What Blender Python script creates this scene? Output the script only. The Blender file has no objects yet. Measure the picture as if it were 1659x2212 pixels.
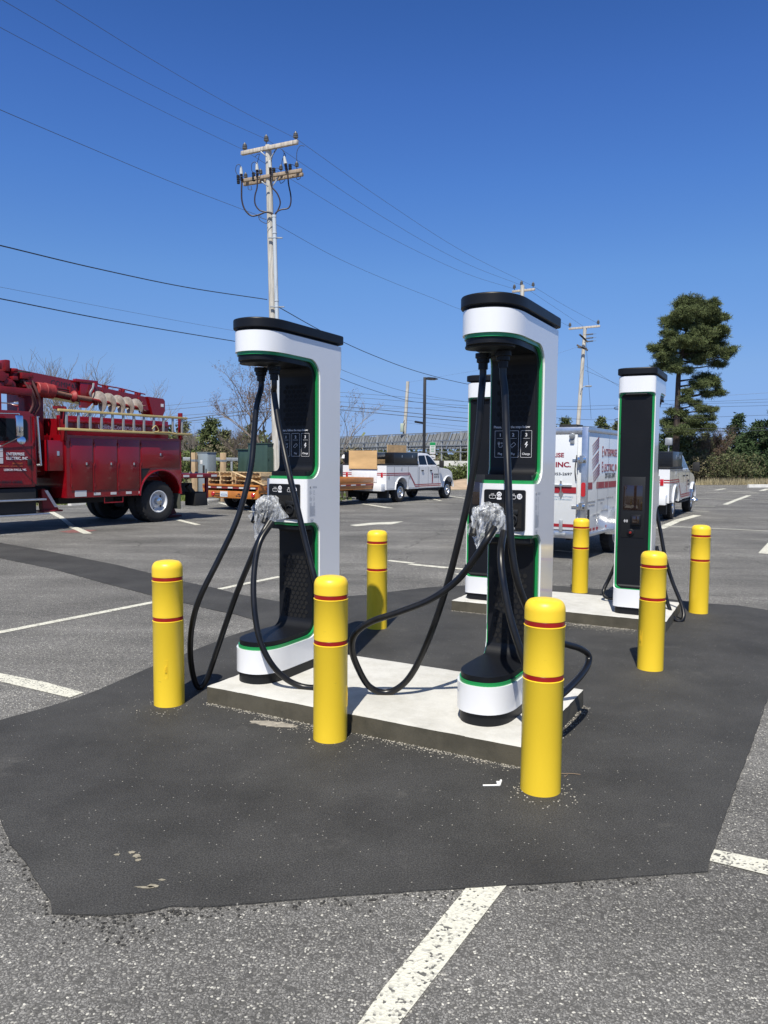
import bpy, bmesh, math, random
from mathutils import Vector, Matrix, noise
random.seed(7)
PI = math.pi
scene = bpy.context.scene
COL = scene.collection

# ------------------------------------------------------------------ camera
CAM_H, PITCH, ROLL, FPX = 1.6, 0.067, 0.008, 1644.0      # eye height, downward pitch, roll, focal length for a 1659 px wide frame
fw = Vector((0, math.cos(PITCH), -math.sin(PITCH)))
u0 = Vector((0, math.sin(PITCH), math.cos(PITCH)))
r0 = Vector((1, 0, 0))
rt = r0*math.cos(ROLL) + u0*math.sin(ROLL)
up = -r0*math.sin(ROLL) + u0*math.cos(ROLL)
cam_d = bpy.data.cameras.new('camera')
cam = bpy.data.objects.new('camera', cam_d); COL.objects.link(cam)
m3 = Matrix((rt, up, -fw)).transposed()
cam.matrix_world = Matrix.Translation((0, 0, CAM_H)) @ m3.to_4x4()
cam_d.sensor_fit = 'VERTICAL'; cam_d.sensor_height = 36.0; cam_d.lens = 36.0*FPX/2212.0
cam_d.clip_start = 0.05; cam_d.clip_end = 3000
scene.camera = cam

def at(u, v, Y):                       # the point seen at (u, v) of a 1659 x 2212 frame, Y metres ahead
    d = fw + rt*((u-829.5)/FPX) - up*((v-1106)/FPX)
    return Vector((0, 0, CAM_H)) + d*(Y/d.y)
def gp(u, v, z=0.0):                   # the same, on the level z
    d = fw + rt*((u-829.5)/FPX) - up*((v-1106)/FPX)
    return Vector((0, 0, CAM_H)) + d*((z-CAM_H)/d.z)

# ------------------------------------------------------------------ world and sun
SUN_EL = math.radians(56); SUN_DIR = Vector((-0.21, -0.978))          # the sun stands behind the camera, a little to the left
w = bpy.data.worlds.new('World'); scene.world = w; w.use_nodes = True
nt = w.node_tree; nt.nodes.clear()
sky = nt.nodes.new('ShaderNodeTexSky'); sky.sky_type = 'NISHITA'; sky.sun_disc = False
sky.sun_elevation = SUN_EL; sky.sun_rotation = math.atan2(SUN_DIR.x, SUN_DIR.y)
sky.altitude = 200; sky.air_density = 1.15; sky.dust_density = 0.25; sky.ozone_density = 3.5
bg = nt.nodes.new('ShaderNodeBackground'); bg.inputs['Strength'].default_value = 0.122
wo = nt.nodes.new('ShaderNodeOutputWorld')
# sky tint by height: deeper blue in view, unseen zenith greyed for less blue shade
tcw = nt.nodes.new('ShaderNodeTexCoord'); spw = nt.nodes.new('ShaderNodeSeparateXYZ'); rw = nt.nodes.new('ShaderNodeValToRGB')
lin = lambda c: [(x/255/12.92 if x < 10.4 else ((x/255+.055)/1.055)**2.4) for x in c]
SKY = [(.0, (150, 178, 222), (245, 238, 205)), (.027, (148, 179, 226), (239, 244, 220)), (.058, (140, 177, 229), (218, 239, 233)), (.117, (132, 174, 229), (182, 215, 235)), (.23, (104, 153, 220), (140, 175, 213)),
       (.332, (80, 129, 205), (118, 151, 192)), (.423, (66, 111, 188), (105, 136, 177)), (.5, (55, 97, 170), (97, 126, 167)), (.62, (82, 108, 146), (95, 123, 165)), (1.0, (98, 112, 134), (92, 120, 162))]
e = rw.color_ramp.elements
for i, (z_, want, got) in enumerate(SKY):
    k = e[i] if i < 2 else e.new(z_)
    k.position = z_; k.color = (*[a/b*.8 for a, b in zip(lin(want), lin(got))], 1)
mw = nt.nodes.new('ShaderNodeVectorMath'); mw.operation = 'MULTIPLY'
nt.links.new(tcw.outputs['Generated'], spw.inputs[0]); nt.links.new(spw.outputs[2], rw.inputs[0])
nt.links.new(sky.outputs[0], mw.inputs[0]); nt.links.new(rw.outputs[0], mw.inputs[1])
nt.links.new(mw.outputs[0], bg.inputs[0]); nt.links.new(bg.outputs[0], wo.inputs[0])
sl = bpy.data.lights.new('sun', 'SUN'); sl.energy = 5.0; sl.angle = math.radians(0.53); sl.color = (1.0, 0.945, 0.83)
so = bpy.data.objects.new('sun', sl); COL.objects.link(so)
sd = Vector((SUN_DIR.x*math.cos(SUN_EL), SUN_DIR.y*math.cos(SUN_EL), math.sin(SUN_EL)))
so.rotation_euler = sd.to_track_quat('Z', 'Y').to_euler(); so.location = (0, -5, 30)
scene.view_settings.view_transform = 'Standard'; scene.view_settings.look = 'None'
scene.view_settings.exposure = 0.24; scene.view_settings.gamma = 1.0

# ------------------------------------------------------------------ materials
def L(c):                               # sRGB 0..255 triple -> linear
    return tuple(((x/255)/12.92 if x <= 10.3 else (((x/255)+.055)/1.055)**2.4) for x in c)
MATS = {}
def pbr(name, col, rough=.5, metal=0.0, var=0.0, vs=4.0, bump=0.0, bs=60.0, coat=0.0, spec=.5, rv=0.0, stretch=None, island=0.0):
    if name in MATS: return MATS[name]
    m = bpy.data.materials.new(name); m.use_nodes = True; n = m.node_tree; N = n.nodes; K = n.links.new
    b = N['Principled BSDF']
    b.inputs['Roughness'].default_value = rough; b.inputs['Metallic'].default_value = metal
    b.inputs['Coat Weight'].default_value = coat; b.inputs['Specular IOR Level'].default_value = spec
    b.inputs['Coat Roughness'].default_value = .06
    tc = N.new('ShaderNodeTexCoord'); src = tc.outputs['Object']
    if stretch:
        mp = N.new('ShaderNodeMapping'); mp.inputs['Scale'].default_value = stretch; K(src, mp.inputs[0]); src = mp.outputs[0]
    nz = N.new('ShaderNodeTexNoise'); nz.inputs['Scale'].default_value = vs; nz.inputs['Detail'].default_value = 6; K(src, nz.inputs['Vector'])
    mr = N.new('ShaderNodeMapRange'); mr.inputs[1].default_value = .3; mr.inputs[2].default_value = .7
    mr.inputs[3].default_value = 1-var; mr.inputs[4].default_value = 1+var; K(nz.outputs[0], mr.inputs[0])
    fac = mr.outputs[0]
    if island:
        g = N.new('ShaderNodeNewGeometry'); m2 = N.new('ShaderNodeMapRange'); m2.inputs[3].default_value = 1-island; m2.inputs[4].default_value = 1+island
        K(g.outputs['Random Per Island'], m2.inputs[0]); mm = N.new('ShaderNodeMath'); mm.operation = 'MULTIPLY'; K(fac, mm.inputs[0]); K(m2.outputs[0], mm.inputs[1]); fac = mm.outputs[0]
    vm = N.new('ShaderNodeVectorMath'); vm.operation = 'SCALE'; vm.inputs[0].default_value = col; K(fac, vm.inputs['Scale'])
    K(vm.outputs[0], b.inputs['Base Color'])
    if rv:
        m3_ = N.new('ShaderNodeMapRange'); m3_.inputs[1].default_value = .3; m3_.inputs[2].default_value = .7
        m3_.inputs[3].default_value = max(rough-rv, .02); m3_.inputs[4].default_value = rough+rv; K(nz.outputs[0], m3_.inputs[0]); K(m3_.outputs[0], b.inputs['Roughness'])
    if bump:
        nb = N.new('ShaderNodeTexNoise'); nb.inputs['Scale'].default_value = bs; nb.inputs['Detail'].default_value = 4; K(src, nb.inputs['Vector'])
        bp = N.new('ShaderNodeBump'); bp.inputs['Strength'].default_value = bump; bp.inputs['Distance'].default_value = .01
        K(nb.outputs[0], bp.inputs['Height']); K(bp.outputs[0], b.inputs['Normal'])
    MATS[name] = m
    return m

def scuffed(m, col, thr=.665, stretch=(3, 3, 14), scale=2.2):
    """rub marks and dried splashes: thin streaks of another colour laid over the paint"""
    N = m.node_tree.nodes; K = m.node_tree.links.new; b = N['Principled BSDF']; src = b.inputs['Base Color'].links[0].from_socket
    tc = N.new('ShaderNodeTexCoord'); mp = N.new('ShaderNodeMapping'); mp.inputs['Scale'].default_value = stretch; K(tc.outputs['Object'], mp.inputs[0])
    oi = N.new('ShaderNodeObjectInfo'); mp2 = N.new('ShaderNodeVectorMath'); mp2.operation = 'ADD'; K(mp.outputs[0], mp2.inputs[0]); K(oi.outputs['Location'], mp2.inputs[1])
    nz = N.new('ShaderNodeTexNoise'); nz.inputs['Scale'].default_value = scale; nz.inputs['Detail'].default_value = 9; nz.inputs['Roughness'].default_value = .72; K(mp2.outputs[0], nz.inputs['Vector'])
    r = ramp(N, [(0, (0, 0, 0)), (thr, (0, 0, 0)), (thr+.06, (.55, .55, .55))]); K(nz.outputs[0], r.inputs[0])
    mx = N.new('ShaderNodeMix'); mx.data_type = 'RGBA'; K(r.outputs[0], mx.inputs[0]); K(src, mx.inputs[6]); mx.inputs[7].default_value = (*col, 1); K(mx.outputs[2], b.inputs['Base Color'])
def ramp(N, stops, interp='LINEAR'):
    r = N.new('ShaderNodeValToRGB'); e = r.color_ramp.elements; r.color_ramp.interpolation = interp
    while len(e) > 1: e.remove(e[-1])
    e[0].position = stops[0][0]; e[0].color = (*stops[0][1], 1)
    for p, c in stops[1:]:
        k = e.new(p); k.color = (*c, 1)
    return r
def g3(x): return (x*1.01, x*.985, x*.94)

def asphalt_old():
    m = bpy.data.materials.new('weathered_asphalt'); m.use_nodes = True; n = m.node_tree; N = n.nodes; K = n.links.new; b = N['Principled BSDF']
    tc = N.new('ShaderNodeTexCoord'); O = tc.outputs['Object']
    wn = N.new('ShaderNodeTexNoise'); wn.inputs['Scale'].default_value = 60; K(O, wn.inputs['Vector'])
    ws = N.new('ShaderNodeVectorMath'); ws.operation = 'SCALE'; ws.inputs['Scale'].default_value = .012; K(wn.outputs['Color'], ws.inputs[0])
    wa = N.new('ShaderNodeVectorMath'); wa.operation = 'ADD'; K(O, wa.inputs[0]); K(ws.outputs[0], wa.inputs[1])
    out = None; hs = []
    def layer(scale, stops, edge):
        v = N.new('ShaderNodeTexVoronoi'); v.inputs['Scale'].default_value = scale; v.voronoi_dimensions = '2D'; K(wa.outputs[0], v.inputs['Vector'])
        sp = N.new('ShaderNodeSeparateColor'); K(v.outputs['Color'], sp.inputs[0])
        r = ramp(N, stops, 'CONSTANT'); K(sp.outputs[0], r.inputs[0])
        e = ramp(N, [(0, (1, 1, 1)), (edge, (1, 1, 1)), (edge+.12, (0, 0, 0))]); K(v.outputs['Distance'], e.inputs[0])
        mx = N.new('ShaderNodeMix'); mx.data_type = 'RGBA'; K(e.outputs[0], mx.inputs[0]); mx.inputs[6].default_value = (*g3(.065), 1); K(r.outputs[0], mx.inputs[7])
        return mx.outputs[2], e.outputs[0], sp.outputs[1]
    c1, e1, s1 = layer(105, [(0, g3(.07)), (.34, g3(.115)), (.62, g3(.165)), (.85, (.25, .243, .222)), (.955, (.38, .37, .335))], .42)
    c2, e2, s2 = layer(230, [(0, g3(.085)), (.45, g3(.13)), (.78, g3(.20))], .5)
    pick = N.new('ShaderNodeMath'); pick.operation = 'GREATER_THAN'; pick.inputs[1].default_value = .45; K(s1, pick.inputs[0])
    mx = N.new('ShaderNodeMix'); mx.data_type = 'RGBA'; K(pick.outputs[0], mx.inputs[0]); K(c2, mx.inputs[6]); K(c1, mx.inputs[7])
    # broad wear, tyre streaks, cracks
    bn = N.new('ShaderNodeTexNoise'); bn.inputs['Scale'].default_value = .55; bn.inputs['Detail'].default_value = 7; K(O, bn.inputs['Vector'])
    br = N.new('ShaderNodeMapRange'); br.inputs[1].default_value = .3; br.inputs[2].default_value = .7; br.inputs[3].default_value = .72; br.inputs[4].default_value = 1.3; K(bn.outputs[0], br.inputs[0])
    sm = N.new('ShaderNodeMapping'); sm.inputs['Rotation'].default_value = (0, 0, .25); sm.inputs['Scale'].default_value = (.25, 1.6, 1); K(O, sm.inputs[0])
    sn = N.new('ShaderNodeTexNoise'); sn.inputs['Scale'].default_value = .8; sn.inputs['Detail'].default_value = 8; sn.inputs['Roughness'].default_value = .7; K(sm.outputs[0], sn.inputs['Vector'])
    sr = N.new('ShaderNodeMapRange'); sr.inputs[1].default_value = .32; sr.inputs[2].default_value = .62; sr.inputs[3].default_value = .7; sr.inputs[4].default_value = 1.12; K(sn.outputs[0], sr.inputs[0])
    cw = N.new('ShaderNodeTexNoise'); cw.inputs['Scale'].default_value = .9; cw.inputs['Detail'].default_value = 5; K(O, cw.inputs['Vector'])
    cs = N.new('ShaderNodeVectorMath'); cs.operation = 'SCALE'; cs.inputs['Scale'].default_value = 1.5; K(cw.outputs['Color'], cs.inputs[0])
    ca = N.new('ShaderNodeVectorMath'); ca.operation = 'ADD'; K(O, ca.inputs[0]); K(cs.outputs[0], ca.inputs[1])
    cv = N.new('ShaderNodeTexVoronoi'); cv.feature = 'DISTANCE_TO_EDGE'; cv.voronoi_dimensions = '2D'; cv.inputs['Scale'].default_value = .16; K(ca.outputs[0], cv.inputs['Vector'])
    cr = ramp(N, [(0, (.45, .45, .45)), (.0008, (.6, .6, .6)), (.0022, (1, 1, 1))]); K(cv.outputs['Distance'], cr.inputs[0])
    a = N.new('ShaderNodeMath'); a.operation = 'MULTIPLY'; K(br.outputs[0], a.inputs[0]); K(sr.outputs[0], a.inputs[1])
    sc = N.new('ShaderNodeVectorMath'); sc.operation = 'SCALE'; K(mx.outputs[2], sc.inputs[0]); K(a.outputs[0], sc.inputs['Scale'])
    fin = N.new('ShaderNodeVectorMath'); fin.operation = 'MULTIPLY'; 
    sx = N.new('ShaderNodeSeparateXYZ'); K(O, sx.inputs[0]); ym = N.new('ShaderNodeMapRange'); ym.inputs[1].default_value = 6.5; ym.inputs[2].default_value = 9; K(sx.outputs[1], ym.inputs[0])
    cm = N.new('ShaderNodeMix'); cm.data_type = 'RGBA'; cm.inputs[6].default_value = (1, 1, 1, 1); K(ym.outputs[0], cm.inputs[0]); K(cr.outputs[0], cm.inputs[7])
    K(sc.outputs[0], fin.inputs[0]); K(cm.outputs[2], fin.inputs[1])
    gain = N.new('ShaderNodeVectorMath'); gain.operation = 'SCALE'; gain.inputs['Scale'].default_value = 1.6; K(fin.outputs[0], gain.inputs[0])
    K(gain.outputs[0], b.inputs['Base Color']); b.inputs['Roughness'].default_value = .82; b.inputs['Specular IOR Level'].default_value = .35
    bp = N.new('ShaderNodeBump'); bp.inputs['Strength'].default_value = .75; bp.inputs['Distance'].default_value = .004; K(e1, bp.inputs['Height'])
    b2 = N.new('ShaderNodeBump'); b2.inputs['Strength'].default_value = .5; b2.inputs['Distance'].default_value = .003; K(e2, b2.inputs['Height']); K(bp.outputs[0], b2.inputs['Normal'])
    K(b2.outputs[0], b.inputs['Normal'])
    return m

def asphalt_new():
    m = bpy.data.materials.new('fresh_asphalt'); m.use_nodes = True; n = m.node_tree; N = n.nodes; K = n.links.new; b = N['Principled BSDF']
    tc = N.new('ShaderNodeTexCoord'); O = tc.outputs['Object']
    n1 = N.new('ShaderNodeTexNoise'); n1.inputs['Scale'].default_value = 160; n1.inputs['Detail'].default_value = 5; K(O, n1.inputs['Vector'])
    r1 = ramp(N, [(.3, (.024, .0238, .0236)), (.5, (.044, .0436, .043)), (.72, (.082, .081, .079))]); K(n1.outputs[0], r1.inputs[0])
    n2 = N.new('ShaderNodeTexNoise'); n2.inputs['Scale'].default_value = 1.3; n2.inputs['Detail'].default_value = 8; n2.inputs['Roughness'].default_value = .65; K(O, n2.inputs['Vector'])
    m2 = N.new('ShaderNodeMapRange'); m2.inputs[1].default_value = .35; m2.inputs[2].default_value = .68; m2.inputs[3].default_value = .74; m2.inputs[4].default_value = 1.34; K(n2.outputs[0], m2.inputs[0])
    s = N.new('ShaderNodeVectorMath'); s.operation = 'SCALE'; K(r1.outputs[0], s.inputs[0]); K(m2.outputs[0], s.inputs['Scale'])
    # scattered pale grit: tiny cells
    v = N.new('ShaderNodeTexVoronoi'); v.inputs['Scale'].default_value = 60; v.voronoi_dimensions = '2D'; K(O, v.inputs['Vector'])
    sp = N.new('ShaderNodeSeparateColor'); K(v.outputs['Color'], sp.inputs[0])
    rr = ramp(N, [(0, (0, 0, 0)), (.984, (1, 1, 1))], 'CONSTANT'); K(sp.outputs[0], rr.inputs[0])
    dd = ramp(N, [(0, (1, 1, 1)), (.13, (1, 1, 1)), (.2, (0, 0, 0))]); K(v.outputs['Distance'], dd.inputs[0])
    ml = N.new('ShaderNodeMath'); ml.operation = 'MULTIPLY'; K(rr.outputs[0], ml.inputs[0]); K(dd.outputs[0], ml.inputs[1])
    mx = N.new('ShaderNodeMix'); mx.data_type = 'RGBA'; K(ml.outputs[0], mx.inputs[0]); K(s.outputs[0], mx.inputs[6]); mx.inputs[7].default_value = (.30, .29, .27, 1)
    # dusty scuffs
    n3 = N.new('ShaderNodeTexNoise'); n3.inputs['Scale'].default_value = 2.2; n3.inputs['Detail'].default_value = 9; n3.inputs['Roughness'].default_value = .75; K(O, n3.inputs['Vector'])
    r3 = ramp(N, [(0, (0, 0, 0)), (.6, (0, 0, 0)), (.74, (.6, .6, .6))]); K(n3.outputs[0], r3.inputs[0])
    mx2 = N.new('ShaderNodeMix'); mx2.data_type = 'RGBA'; K(r3.outputs[0], mx2.inputs[0]); K(mx.outputs[2], mx2.inputs[6]); mx2.inputs[7].default_value = (.115, .111, .104, 1)
    K(mx2.outputs[2], b.inputs['Base Color']); b.inputs['Roughness'].default_value = .8; b.inputs['Specular IOR Level'].default_value = .35
    bp = N.new('ShaderNodeBump'); bp.inputs['Strength'].default_value = .9; bp.inputs['Distance'].default_value = .004; K(n1.outputs[0], bp.inputs['Height']); K(bp.outputs[0], b.inputs['Normal'])
    return m

def concrete(name, c, dark, soil=0.0):
    m = bpy.data.materials.new(name); m.use_nodes = True; n = m.node_tree; N = n.nodes; K = n.links.new; b = N['Principled BSDF']
    tc = N.new('ShaderNodeTexCoord'); O = tc.outputs['Object']
    n1 = N.new('ShaderNodeTexNoise'); n1.inputs['Scale'].default_value = 4; n1.inputs['Detail'].default_value = 10; n1.inputs['Roughness'].default_value = .7; K(O, n1.inputs['Vector'])
    r = ramp(N, [(.3, dark), (.55, c), (.75, tuple(min(1, x*1.08) for x in c))]); K(n1.outputs[0], r.inputs[0])
    n2 = N.new('ShaderNodeTexNoise'); n2.inputs['Scale'].default_value = 120; n2.inputs['Detail'].default_value = 4; K(O, n2.inputs['Vector'])
    m2 = N.new('ShaderNodeMapRange'); m2.inputs[3].default_value = .88; m2.inputs[4].default_value = 1.1; K(n2.outputs[0], m2.inputs[0])
    s = N.new('ShaderNodeVectorMath'); s.operation = 'SCALE'; K(r.outputs[0], s.inputs[0]); K(m2.outputs[0], s.inputs['Scale'])
    K(s.outputs[0], b.inputs['Base Color']); b.inputs['Roughness'].default_value = .85
    bp = N.new('ShaderNodeBump'); bp.inputs['Strength'].default_value = .35; bp.inputs['Distance'].default_value = .003; K(n2.outputs[0], bp.inputs['Height']); K(bp.outputs[0], b.inputs['Normal'])
    return m

def road_paint():
    m = bpy.data.materials.new('worn_road_paint'); m.use_nodes = True; n = m.node_tree; N = n.nodes; K = n.links.new; b = N['Principled BSDF']
    tc = N.new('ShaderNodeTexCoord'); O = tc.outputs['Object']
    v = N.new('ShaderNodeTexVoronoi'); v.inputs['Scale'].default_value = 110; v.voronoi_dimensions = '2D'; K(O, v.inputs['Vector'])
    sp = N.new('ShaderNodeSeparateColor'); K(v.outputs['Color'], sp.inputs[0])
    n1 = N.new('ShaderNodeTexNoise'); n1.inputs['Scale'].default_value = 9; n1.inputs['Detail'].default_value = 8; K(O, n1.inputs['Vector'])
    ad = N.new('ShaderNodeMath'); ad.operation = 'ADD'; K(sp.outputs[0], ad.inputs[0]); K(n1.outputs[0], ad.inputs[1])
    r = ramp(N, [(0, (.11, .108, .10)), (.33, (.12, .118, .11)), (.385, (.42, .41, .365)), (.5, (.60, .59, .51)), (1, (.68, .67, .58))])
    hf = N.new('ShaderNodeMath'); hf.operation = 'MULTIPLY'; hf.inputs[1].default_value = .62; K(ad.outputs[0], hf.inputs[0]); K(hf.outputs[0], r.inputs[0])
    K(r.outputs[0], b.inputs['Base Color']); b.inputs['Roughness'].default_value = .75
    bp = N.new('ShaderNodeBump'); bp.inputs['Strength'].default_value = .5; bp.inputs['Distance'].default_value = .004; K(v.outputs['Distance'], bp.inputs['Height']); K(bp.outputs[0], b.inputs['Normal'])
    return m

M_OLD, M_NEW, M_PAINT = asphalt_old(), asphalt_new(), road_paint()
M_CTOP = concrete('pale_broomed_concrete', (.565, .56, .535), (.45, .442, .41))
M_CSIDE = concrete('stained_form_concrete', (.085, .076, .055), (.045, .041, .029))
WHITE = pbr('gloss_white_shell', (.78, .79, .82), .22, coat=.6, var=.015, vs=1.5)
GREEN = pbr('green_trim', (.012, .25, .07), .3, coat=.3)
BLACK = pbr('satin_black_plastic', (.0055, .0062, .0085), .46, spec=.32, var=.1, vs=3, bump=.04, bs=600, rv=.04)
BLACK2 = pbr('dark_grey_plastic', (.011, .012, .0145), .5, spec=.35, bump=.05, bs=500)
CABLE = pbr('black_cable_rubber', (.006, .006, .007), .36, var=.2, vs=9, rv=.08)
GLASSB = pbr('dark_screen_glass', (.02, .012, .010), .06, coat=1.0)
YELLOW = pbr('yellow_sleeve', (.88, .61, .034), .40, var=.08, vs=2.5, bump=.06, bs=260, rv=.06, stretch=(1, 1, .3))
scuffed(YELLOW, (.40, .27, .06)); scuffed(BLACK, (.03, .03, .03), .64)
REDST = pbr('red_reflective_stripe', (.30, .010, .008), .3, var=.1, vs=20)
WTEXT = pbr('white_print', (.75, .75, .78), .5)
GTEXT = pbr('grey_print', (.28, .29, .31), .5)

# ------------------------------------------------------------------ mesh builder
def shade(me, ang=35):
    for p_ in me.polygons: p_.use_smooth = True
    me.set_sharp_from_angle(angle=math.radians(ang))

class MB:
    def __init__(s): s.bm = bmesh.new(); s.mi = 0
    def _mat(s, faces, mi):
        for f in faces: f.material_index = mi
    def box(s, x0, x1, y0, y1, z0, z1, bev=0, mi=0, seg=2, M=None):
        b = bmesh.new(); bmesh.ops.create_cube(b, size=1)
        bmesh.ops.scale(b, verts=b.verts, vec=(x1-x0, y1-y0, z1-z0)); bmesh.ops.translate(b, verts=b.verts, vec=((x0+x1)/2, (y0+y1)/2, (z0+z1)/2))
        if bev: bmesh.ops.bevel(b, geom=b.edges[:], offset=bev, segments=seg, affect='EDGES', profile=.5)
        return s.add(b, mi, M)
    def add(s, b, mi=0, M=None):
        if M is not None: bmesh.ops.transform(b, matrix=M, verts=b.verts)
        mp = {}
        for v in b.verts: mp[v] = s.bm.verts.new(v.co)
        for f in b.faces:
            try: nf = s.bm.faces.new([mp[v] for v in f.verts]); nf.material_index = mi
            except ValueError: pass
        b.free(); return s
    def prism(s, poly, y0, y1, axis='y', mi=0, bev=0, M=None):
        """polygon given in the plane across `axis`, pushed from y0 to y1; poly (x,z) for y, (y,z) for x, (x,y) for z"""
        b = bmesh.new()
        def P(p, t): return {'y': (p[0], t, p[1]), 'x': (t, p[0], p[1]), 'z': (p[0], p[1], t)}[axis]
        a = [b.verts.new(P(p, y0)) for p in poly]; c = [b.verts.new(P(p, y1)) for p in poly]
        b.faces.new(a); b.faces.new(c[::-1]); k = len(poly)
        for i in range(k): b.faces.new((a[i], c[i], c[(i+1) % k], a[(i+1) % k]))
        bmesh.ops.recalc_face_normals(b, faces=b.faces)
        if bev: bmesh.ops.bevel(b, geom=b.edges[:], offset=bev, segments=2, affect='EDGES')
        return s.add(b, mi, M)
    def lathe(s, prof, origin=(0, 0, 0), axis=(0, 0, 1), seg=32, mi=0, cap=True):
        """prof = list of (radius, height along axis)"""
        q = Vector(axis).to_track_quat('Z', 'Y').to_matrix().to_4x4(); T = Matrix.Translation(origin) @ q
        rings = []
        for r_, h in prof:
            if r_ < 1e-6: rings.append([s.bm.verts.new(T @ Vector((0, 0, h)))])
            else: rings.append([s.bm.verts.new(T @ Vector((r_*math.cos(2*PI*i/seg), r_*math.sin(2*PI*i/seg), h))) for i in range(seg)])
        for a, b in zip(rings, rings[1:]):
            for i in range(seg):
                j = (i+1) % seg
                if len(a) == 1 and len(b) == 1: continue
                vs = ([a[0], b[j], b[i]] if len(a) == 1 else [a[i], a[j], b[0]] if len(b) == 1 else [a[i], a[j], b[j], b[i]])
                f = s.bm.faces.new(vs); f.material_index = mi
        if cap:
            for rg, rev in ((rings[0], True), (rings[-1], False)):
                if len(rg) > 2:
                    f = s.bm.faces.new(rg[::-1] if rev else rg); f.material_index = mi
        return s
    def cyl(s, p, q, r, r2=None, seg=12, mi=0):
        p, q = Vector(p), Vector(q); d = q-p
        return s.lathe([(r, 0), (r if r2 is None else r2, d.length)], p, d.normalized(), seg, mi)
    def tube(s, pts, r, seg=10, mi=0, caps=True, closed=False):
        pts = [Vector(p) for p in pts]; n = len(pts); rings = []; nrm = None
        for i, p in enumerate(pts):
            t = (pts[min(i+1, n-1)]-pts[max(i-1, 0)]).normalized()
            if nrm is None: nrm = t.orthogonal().normalized()
            nrm = (nrm - t*nrm.dot(t)).normalized(); bn = t.cross(nrm)
            rr = r[i] if isinstance(r, (list, tuple)) else r
            rings.append([s.bm.verts.new(p+(nrm*math.cos(2*PI*k/seg)+bn*math.sin(2*PI*k/seg))*rr) for k in range(seg)])
        for a, b in zip(rings, rings[1:]):
            for k in range(seg):
                f = s.bm.faces.new((a[k], a[(k+1) % seg], b[(k+1) % seg], b[k])); f.material_index = mi
        if caps and seg > 2:
            f = s.bm.faces.new(rings[0][::-1]); f.material_index = mi; f = s.bm.faces.new(rings[-1]); f.material_index = mi
        return s
    def sphere(s, c, r, mi=0, sc=(1, 1, 1), sub=2):
        b = bmesh.new(); bmesh.ops.create_icosphere(b, subdivisions=sub, radius=r)
        bmesh.ops.scale(b, verts=b.verts, vec=sc); bmesh.ops.translate(b, verts=b.verts, vec=c); return s.add(b, mi)
    def face(s, pts, mi=0):
        f = s.bm.faces.new([s.bm.verts.new(Vector(p)) for p in pts]); f.material_index = mi; return s
    def build(s, name, mats, parent=None, ang=35, world=False, smooth=True, fix=True):
        if fix: bmesh.ops.recalc_face_normals(s.bm, faces=s.bm.faces)
        me = bpy.data.meshes.new(name); s.bm.to_mesh(me); s.bm.free()
        for m in (mats if isinstance(mats, (list, tuple)) else [mats]): me.materials.append(m)
        if smooth: shade(me, ang)
        if world and parent is not None: me.transform(mat_of(parent).inverted())
        o = bpy.data.objects.new(name, me); COL.objects.link(o)
        if parent is not None: o.parent = parent
        return o

def mat_of(o): return Matrix.LocRotScale(o.location, o.rotation_euler, o.scale)
def tag(o, label, cat, group=None, kind=None):
    if label: o['label'] = label
    if cat: o['category'] = cat
    if group: o['group'] = group
    if kind: o['kind'] = kind
    return o
def thing(name, label, cat, loc=(0, 0, 0), rz=0, group=None):
    o = bpy.data.objects.new(name, None); COL.objects.link(o); o.location = loc; o.rotation_euler = (0, 0, rz); o.empty_display_size = .2
    return tag(o, label, cat, group)
def copy_tree(o, loc=None, rz=None, label=None, parent=None):
    c = o.copy(); COL.objects.link(c)
    if parent is not None: c.parent = parent
    if loc is not None: c.location = loc
    if rz is not None: c.rotation_euler = (0, 0, rz)
    if label: c['label'] = label
    for ch in [x for x in list(COL.objects) if x.parent == o]: copy_tree(ch, parent=c)
    return c

def spline(P, n=8):                       # Catmull-Rom through the points
    P = [Vector(p) for p in P]; Q = [2*P[0]-P[1]]+P+[2*P[-1]-P[-2]]; out = []
    for i in range(1, len(Q)-2):
        a, b, c, d = Q[i-1], Q[i], Q[i+1], Q[i+2]
        for k in range(n):
            t = k/n
            out.append(.5*((2*b)+(c-a)*t+(2*a-5*b+4*c-d)*t*t+(3*b-a-3*c+d)*t**3))
    out.append(P[-1]); return out

def text(body, size, origin, right, upv, mat, parent, xs=1.0, align='LEFT', name='lettering', bold=0.0, depth=.0012, shear=0.0):
    cu = bpy.data.curves.new('t', 'FONT'); cu.body = body; cu.size = size; cu.align_x = align; cu.extrude = depth; cu.offset = bold; cu.shear = shear
    cu.resolution_u = 3
    o = bpy.data.objects.new('t', cu); me = bpy.data.meshes.new_from_object(o); bpy.data.objects.remove(o); bpy.data.curves.remove(cu)
    R_, U_ = Vector(right).normalized(), Vector(upv).normalized(); Nn = R_.cross(U_)
    M = Matrix((R_*xs, U_, Nn)).transposed().to_4x4(); M.translation = Vector(origin); me.transform(M)
    me.materials.clear(); me.materials.append(mat); me.name = name
    ob = bpy.data.objects.new(name, me); COL.objects.link(ob); ob.parent = parent
    return ob

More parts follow.
